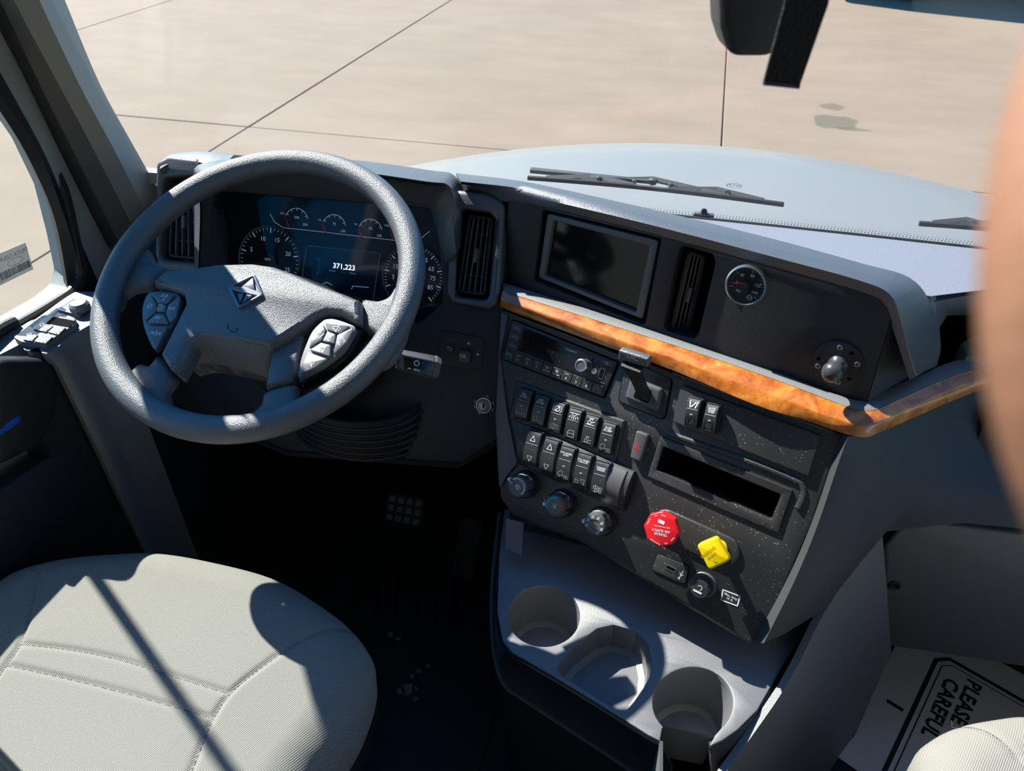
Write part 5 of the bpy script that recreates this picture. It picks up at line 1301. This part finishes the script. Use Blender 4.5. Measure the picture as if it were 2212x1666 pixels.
stalk()

# ================================================================== cup holder console
def cups():
    TZ = 1.55; F = ZF(0)
    t = thing('cup_holder_console', 'dark grey cup holder console with three wells below the stack', 'cup holder', (.0, .55, 1.1))
    def w2(pts, z=TZ): return [(PZ(a, b, z).x, PZ(a, b, z).y) for a, b in pts]
    c1 = w2([(1175+78*math.cos(R(a)), 1331+66*math.sin(R(a))) for a in range(0, 360, 8)])
    c2 = w2([(1203, 1440), (1214, 1425), (1240, 1395), (1290, 1358), (1325, 1350), (1375, 1364), (1400, 1392), (1407, 1425), (1404, 1460), (1392, 1482), (1370, 1515), (1356, 1531), (1338, 1536), (1215, 1460)])
    c2 = rnd(c2, .006, 3)
    k3 = [(1426, 1601), (1431, 1566)] + [(1497+87*math.cos(R(a)), 1518+77*math.sin(R(a))) for a in range(140, 408, 8)] + [(1545, 1588), (1533, 1612)]
    out = [(1425, 1050), (1090, 1100), (1078, 1200), (1074, 1320), (1085, 1380), (1108, 1410), (1137, 1426), (1250, 1494), (1350, 1556), (1400, 1588)] + k3 + [(1560, 1600), (1593, 1577), (1636, 1534), (1690, 1440), (1770, 1310), (1700, 1200)]
    o = w2(out)
    g = G(); g.plate(F, [o, c1, c2], TZ-.012, TZ, .002, 2); part('tray_top', g, CUPM, t)
    def well(l, depth, nm, fl=True):
        l = ccw(l); n = len(l)
        g = G(); rows = [[Vector((*p, TZ-.002)) for p in inset(l, -.0008)], [Vector((*p, TZ-depth)) for p in inset(l, .004)], [Vector((*p, TZ-depth-.004)) for p in inset(l, .012)]]
        g.loft(rows, closed=True); 
        q = inset(l, .012); tr = tessellate_polygon([[Vector((*p, 0)) for p in q]]); g.add([Vector((*p, TZ-depth-.004)) for p in q], [tuple(x) for x in tr])
        part(nm, g, CUPM, t, ang=50, fix=False)
    well(c1, .085, 'round_well'); well(c2, .045, 'square_well')
    k = w2(k3[1:-1]); well(k, .09, 'mug_well')
    # mug handle notch walls
    a = w2([(1426, 1601), (1428, 1680)]); 
    # outer flank down to the floor
    edge = [(1078, 1140), (1072, 1250), (1068, 1330), (1080, 1395), (1108, 1415), (1137, 1430), (1250, 1497), (1350, 1559), (1426, 1603)]
    e = smooth([PZ(x, y, TZ-.002) for x, y in edge], 4)
    lip = smooth([PZ(x, y, z) for x, y, z in [(1080, 1110, 1.54), (1066, 1240, 1.52), (1063, 1338, 1.50), (1070, 1420, 1.48), (1090, 1480, 1.47), (1135, 1514, 1.465), (1254, 1592, 1.46), (1356, 1660, 1.455), (1440, 1720, 1.45)]], 4)
    mid = [a_.lerp(b_, .45)+Vector((0.012, .012, -.02)) for a_, b_ in zip(e, lip)]
    g = G(); g.slab([e, mid, lip], .004, (0.5, .5, -.4)); part('outer_wall', g, DARK, t, ang=60)
    g = G(); g.tube(lip, .004, 8); part('lip', g, SHELL, t)
    fl = [Vector((p.x+.02, p.y+.01, 1.1)) for p in lip]; md = [a_.lerp(b_, .3)+Vector((-.006, -.004, 0)) for a_, b_ in zip(lip, fl)]
    g = G(); g.slab([lip, md, fl], .006, (1, .5, 0)); part('flank', g, DARK, t, ang=60)
    # rear facing front piece right of mug notch
    r_ = smooth([PZ(x, y, TZ-.003) for x, y in [(1535, 1612), (1563, 1600), (1594, 1578), (1637, 1535), (1690, 1442)]], 4)
    r2_ = [p+Vector((.012, -.015, -.06)) for p in r_]; r3_ = [Vector((p.x+.03, p.y-.03, 1.2)) for p in r_]
    g = G(); g.slab([r_, r2_, r3_], .005, (-.5, .8, 0)); part('right_flank', g, SHELL, t, ang=60)
    g = G(); q = [PZ(1425, 1600, TZ), PZ(1428, 1680, TZ-.04)]; g.hexa([q[0], q[0]+Vector((.004, 0, 0)), q[1]+Vector((.004, -.02, 0)), q[1]+Vector((0, -.02, 0))], [p+Vector((0, 0, -.12)) for p in (q[0], q[0]+Vector((.004, 0, 0)), q[1]+Vector((.004, -.02, 0)), q[1]+Vector((0, -.02, 0)))]); part('notch_wall', g, CUPM, t)
    g = G(); g.hexa([Vector((-.22, .72, 1.1)), Vector((.19, .72, 1.1)), Vector((.19, .72, 1.60)), Vector((-.24, .75, 1.60))], [Vector((-.22, .80, 1.1)), Vector((.25, .80, 1.1)), Vector((.25, .80, 1.60)), Vector((-.24, .82, 1.60))]); part('back_wall', g, DARK, t)
    # side pad at left under the stack
    g = G(); a = [PZ(x, y, z) for x, y, z in [(1093, 1120, 1.62), (1130, 1130, 1.62), (1128, 1200, 1.585), (1092, 1185, 1.585)]]
    g.hexa(a, [p+Vector((0, .01, -.01)) for p in a]); part('side_insert', g, PAD, t)
cups()

# ================================================================== seats
def seat(name, label, cx, front, hw, z, seams, depth=.52, sgn=1):
    t = thing(name, label, 'seat', (cx, front-depth/2, 1.12), group='fabric cab seats')
    # outline in xy
    half = [(.10, -.006), (.186, -.032), (.240, -.056), (.280, -.086), (.294, -.118), (.298, -.170), (.292, -.215), (.283, -.26), (.28, -.38), (.28, -.52)]
    k_ = hw/.298; half = [(a_*k_, b_*depth/.52) for a_, b_ in half]
    P = [(-a_, b_) for a_, b_ in reversed(half)] + [(0, 0)] + half
    sm_ = smooth([Vector((cx+a, front+b, 0)) for a, b in P], 10)
    sm_ += [Vector((cx+P[-1][0], front-depth, 0)).lerp(Vector((cx+P[0][0], front-depth, 0)), i/12) for i in range(1, 12)]
    c = Vector((cx, front-depth*.5, 0)); n = len(sm_); rows = []
    def dseg(p, a, b):
        ab = b-a; s_ = max(0, min(1, (p-a).dot(ab)/ab.length_squared)); return (p-(a+ab*s_)).length
    ss = [1-(i/70)**1.0 for i in range(70)]
    def height(p, edge):
        RR = .055; d = edge
        h = -RR + math.sqrt(max(0, RR*RR-max(0, RR-d)**2)) if d < RR else 0
        h += .006*min(1, d/.15)
        m = min([dseg(p, a, b) for a, b in seams]) if seams else 1
        if m < .02: h -= .0035*math.exp(-(m/.0035)**2)
        return h
    K_ = 110
    for i in range(K_+1):
        s_ = i/K_; row = []
        for q in sm_:
            p = q.lerp(c, 1-(1-s_)) if False else c.lerp(q, 1-s_)
            row.append(Vector((p.x, p.y, z+height(p, (q-p).length*.9))))
        rows.append(row)
    down = [[Vector((q.x, q.y, z-.055)) for q in sm_], [Vector((c.x+(q.x-c.x)*.99, c.y+(q.y-c.y)*.99, z-.10)) for q in sm_]]
    g = G(); g.loft(list(reversed(down))+rows, closed=True); part('seat_cushion', g, FAB, t, ang=80)
    g = G(); rr = [[Vector((c.x+(q.x-c.x)*k, c.y+(q.y-c.y)*k, zz)) for q in sm_] for k, zz in ((.985, z-.095), (.97, z-.16), (.85, z-.2), (.80, 1.12))]
    g.loft(rr, closed=True, caps=True); part('seat_base', g, DARK, t, ang=60)
    g = G()
    chains = []
    for a, b in seams:
        m = max(2, int((b-a).length/.01)); pts = []
        for i in range(m+1):
            p = a.lerp(b, i/m)
            best = min(((q-p).length for q in sm_)); pts.append(Vector((p.x, p.y, z+height(p, best)+.0002)))
        for i in range(m):
            q0, q1 = pts[i], pts[i].lerp(pts[i+1], .6); g.tube([q0, q1], .0005, 4)
    if seams: part('stitching', g, THREAD, t, kind='stuff', fix=False)
    # backrest behind the camera view
    g = G(); f = Frame((cx, front-depth-.02, z+.03), 0, 0)
    g.plate(f, rnd(rect(0, .32, hw*1.9, .66), .08), -.10, 0, .035, 3); part('backrest', g, FAB, t, ang=60)
    return t
def seamline(pts, z=1.62):
    q = smooth([PZ(a, b, z) for a, b in pts], 4); q = [Vector((p.x, p.y, 0)) for p in q]
    return [(q[i], q[i+1]) for i in range(len(q)-1)]
seams = seamline([(760, 1335), (700, 1365), (640, 1397), (560, 1455), (500, 1508), (460, 1570), (415, 1680)]) + seamline([(50, 1400), (150, 1411), (250, 1430), (350, 1460), (500, 1508)]) + seamline([(20, 1445), (150, 1474), (300, 1512), (465, 1560)]) + seamline([(90, 1230), (72, 1320), (50, 1400), (20, 1445), (-40, 1530)])
seat('cab_chair', 'light grey woven fabric driver seat in sun below the steering wheel', -.628, .548, .292, 1.625, seams)
seams2 = seamline([(2080, 1528), (2110, 1545), (2150, 1580), (2200, 1640)], 1.62)
ps = seat('cab_chair', 'light grey fabric passenger seat, corner at the lower right edge', .572, .60, .262, 1.62, seams2)

# ================================================================== floor things
def paper_mat():
    z = 1.102; a = [PZ(x, y, z) for x, y in [(1935, 1393), (1808, 1636)]]
    A, B = a; d = (A-B).normalized(); n = Vector((d.y, -d.x, 0))
    A = A+d*.10; C = A+n*.62; Dp = B+n*.62
    fr = Frame((B.x, B.y, z), axes=(n, d, UPZ)); H = (A-B).length
    t = thing('paper_floor_mat', 'white printed paper floor mat in the passenger footwell', 'floor mat', frame=fr)
    g = G(); g.plate(fr, [(0, 0), (.5, 0), (.5, H), (0, H)], 0, .002); part('sheet', g, PAPER, t)
    g = G(); u0 = fr.uv(1670+300, 1560)[0]
    c1 = fr.uv(2032, 1415); e1 = fr.uv(1905, 1666); e2 = fr.uv(2195, 1500)
    us = (c1[0]+e1[0])/2
    g.stroke(fr, [(us, -.05), (us, c1[1]-.02), (us+.02, c1[1]), (.5, c1[1]-.0)], .008, .0026); g.stroke(fr, [(us+.013, -.05), (us+.013, c1[1]-.026), (us+.028, c1[1]-.012), (.5, c1[1]-.012)], .002, .0026)
    p = fr.uv(1936, 1528); g.stroke(fr, [(p[0]-.016, p[1]), (p[0]+.010, p[1])], .008, .0026)
    part('border', g, INK, t)
    g = G(); p = fr.uv(2100, 1480); q = fr.uv(2060, 1480)
    for s_, st in (('PLEASE', (2104, 1474)), ('CAREFUL', (2056, 1470))):
        u, v = fr.uv(*st); g.text(fr, s_, u, v, .027, .0026, rot=-90, align='LEFT', bold=.03)
    part('lettering', g, INK, t, fix=False)
paper_mat()
def pedals():
    f = Frame(PZ(874, 1102, 1.27), 0, 40); t = thing('brake_pedal', 'black brake pedal with grid pad deep in the driver footwell', 'pedal', frame=f)
    g = G(); g.plate(f, rnd(rect(0, 0, .085, .065), .006), -.008, 0, .002); pd = part('pedal_pad', g, RUBBER, t)
    for i in range(4):
        for j in range(3):
            g = G(); g.plate(f, rnd(rect(-.03+i*.02, -.02+j*.02, .015, .014), .002), 0, .004, .001, 1); part('grip_block', g, PAD, pd)
    g = G(); g.tube([f.W(0, 0, -.008), f.W(0, .06, -.06), Vector((f.o.x, 1.25, 1.55))], .01, 8); part('pedal_arm', g, DARK, t)
    f = Frame(PZ(1012, 1165, 1.2), 0, 45); t = thing('accelerator_pedal', 'narrow ribbed accelerator pedal beside the console in the dark footwell', 'pedal', frame=f)
    g = G(); g.plate(f, rnd(rect(0, -.02, .05, .13), .006), -.008, 0, .002); pd = part('pedal_pad', g, RUBBER, t)
    for i in range(5):
        g = G(); g.plate(f, rect(-.018+i*.009, -.02, .003, .11), 0, .003, .001, 1); part('grip_rib', g, DARK, pd)
    g = G(); g.tube([f.W(0, 0, -.008), f.W(0, .1, -.06), Vector((f.o.x, 1.25, 1.4))], .01, 8); part('pedal_arm', g, DARK, t)
pedals()
def floor_ribs():
    t = thing('rubber_floor_mat', 'black ribbed rubber floor mat between seat and console', 'floor mat', (-.4, .7, 1.1))
    f = ZF(1.1)
    q = [(-.9, .2), (-.25, .2), (-.25, 1.15), (-.9, 1.15)]
    g = G(); g.plate(f, rnd(q, .03), .0005, .006, .002); part('mat', g, FLOORM, t)
    for i in range(9):
        a = Vector((-.66+i*.045, .98)); b = a+Vector((.06, -.16))
        g = G(); g.tube([Vector((a.x, a.y, 1.107)), Vector((b.x, b.y, 1.107))], .005, 6); part('mat_rib', g, RUBBER, t)
floor_ribs()
def dirt():
    t = thing('dust_smear', 'pale dusty smear on the dark floor beside the driver seat', 'dirt', PZ(880, 1490, 1.107))
    g = G(); f = ZF(1.1072)
    for x, y, r_ in ((865, 1492, .011), (880, 1488, .016), (895, 1488, .007), (897, 1510, .006), (890, 1462, .005), (905, 1450, .006), (925, 1438, .005), (845, 1372, .008), (860, 1380, .006)):
        p = PZ(x, y, 1.1072); pts = [(p.x+r_*(.6+.6*random.random())*math.cos(R(a)), p.y+r_*(.5+.5*random.random())*math.sin(R(a))) for a in range(0, 360, 30)]; g.plate(f, pts, 0, .0006)
    part('dust', g, mat('dust', (.20, .19, .17), .9), t, kind='stuff')
dirt()

# ================================================================== things at the header
def header_things():
    f = Frame(PT(1632, 50, .60), axes=(CR, CR.cross(Vector((CF.x, CF.y, 0)).normalized()), -Vector((CF.x, CF.y, 0)).normalized()))
    f.y = UPZ.copy(); f.n = f.x.cross(f.y)
    t = thing('mirror_housing', 'black rounded plastic housing hanging at the top edge, left of the strap', 'housing', frame=f)
    q = f.uvs([(1552, -120), (1722, -120), (1716, 20), (1682, 124), (1578, 124), (1558, 60)])
    g = G(); g.plate(f, rnd(q, [.004, .004, .02, .014, .014, .02], 6), -.035, 0, .006, 4); part('housing', g, mat('housing_grey', (.03, .03, .033), .45), t)
    g = G(); g.tube([f.W(*f.uv(1630, -100), -.02), Vector((f.o.x, f.o.y-.12, 3.15))], .012, 10); part('mount_arm', g, DARK, t)
    f2 = Frame(PT(1700, 80, .5), axes=(f.x, f.y, f.n))
    t = thing('webbing_strap', 'black webbing strap with loose end hanging right of the dark housing', 'strap', frame=f2)
    q = f2.uvs([(1704, -30), (1797, -30), (1790, 10), (1726, 192), (1648, 184), (1692, 20)])
    g = G(); g.plate(f2, q, -.002, 0, .0004, 1); part('strap', g, VELCRO, t)
    g = G(); a = f2.uvs([(1650, 176), (1729, 184), (1726, 192), (1648, 184)]); g.plate(f2, a, -.0022, .0006); part('stitched_end', g, mat('strap_thread', (.06, .05, .12), .8), t)
    g = G(); b = f2.uvs([(1704, -28), (1797, -28)]); p0, p1 = f2.W(*b[0], -.001), f2.W(*b[1], -.001); top0 = Vector((p0.x, p0.y-.08, 3.15)); top1 = Vector((p1.x, p1.y-.08, 3.15))
    g.slab([[p0, p1], [top0, top1]], .002, (0, 1, 0)); part('upper_strap', g, VELCRO, t)
header_things()

# ================================================================== the photographer's hand
def hand():
    root = thing('person', "hand of the person taking the photo, bare finger blurred at the right edge", 'person', PT(2500, 900, .10))
    def P(x, y, t): return PT(x, y, t)
    me = bpy.data.meshes.new('hand')
    V = []; E = []; Rr = []
    def chain(pts, start=None):
        prev = start
        for (p, r_) in pts:
            V.append(p); Rr.append(r_); i = len(V)-1
            if prev is not None: E.append((prev, i))
            prev = i
        return prev
    px = .085/FPX
    def L(dx, dy, dz): return P(2288, 600, .088) + CR*dx - CU*dy + CF*dz    # metres right, down, away
    wrist = chain([(L(.13, .085, -.03), .026), (L(.085, .075, -.018), .030), (L(.055, .068, -.012), .026)])
    base = wrist
    # index finger curving up past the lens
    chain([(L(.028, .058, -.006), .0125), (L(.013, .036, -.002), .0105), (L(.0030, .012, 0), .0097), (L(.0020, -.004, 0), .0098), (L(.006, -.022, .001), .0088), (L(.014, -.036, .003), .0075)], base)
    chain([(L(.050, .046, .002), .012), (L(.040, .020, .008), .0098), (L(.036, -.006, .012), .0092), (L(.040, -.026, .010), .0085), (L(.048, -.040, .006), .0072)], base)
    chain([(L(.070, .042, .006), .0115), (L(.064, .016, .014), .0094), (L(.060, -.006, .018), .0088), (L(.062, -.022, .016), .008), (L(.068, -.034, .010), .0068)], base)
    chain([(L(.088, .048, .006), .0105), (L(.086, .026, .014), .0084), (L(.084, .008, .018), .0078), (L(.086, -.004, .016), .0070), (L(.090, -.014, .010), .006)], base)
    chain([(L(.050, .085, -.022), .013), (L(.030, .088, -.040), .0115), (L(.015, .080, -.055), .0105), (L(.006, .066, -.064), .009)], base)
    chain([(L(.19, .11, -.06), .030), (L(.30, .17, -.12), .038)], 0)
    me.from_pydata([tuple(root.matrix_basis.inverted() @ v) for v in V], E, [])
    o = bpy.data.objects.new('hand', me); COL.objects.link(o); o.parent = root
    md = o.modifiers.new('skin', 'SKIN')
    sv = me.skin_vertices[0].data if me.skin_vertices else None
    if sv is None:
        bm = bmesh.new(); bm.from_mesh(me); bm.verts.layers.skin.verify(); bm.to_mesh(me); bm.free(); sv = me.skin_vertices[0].data
    for i, r_ in enumerate(Rr): sv[i].radius = (r_, r_)
    sv[1].use_root = True
    sb = o.modifiers.new('sub', 'SUBSURF'); sb.levels = 2; sb.render_levels = 2
    md.use_smooth_shade = True
    me.materials.append(SKIN)
    # nail of the index finger
    return root
hand()
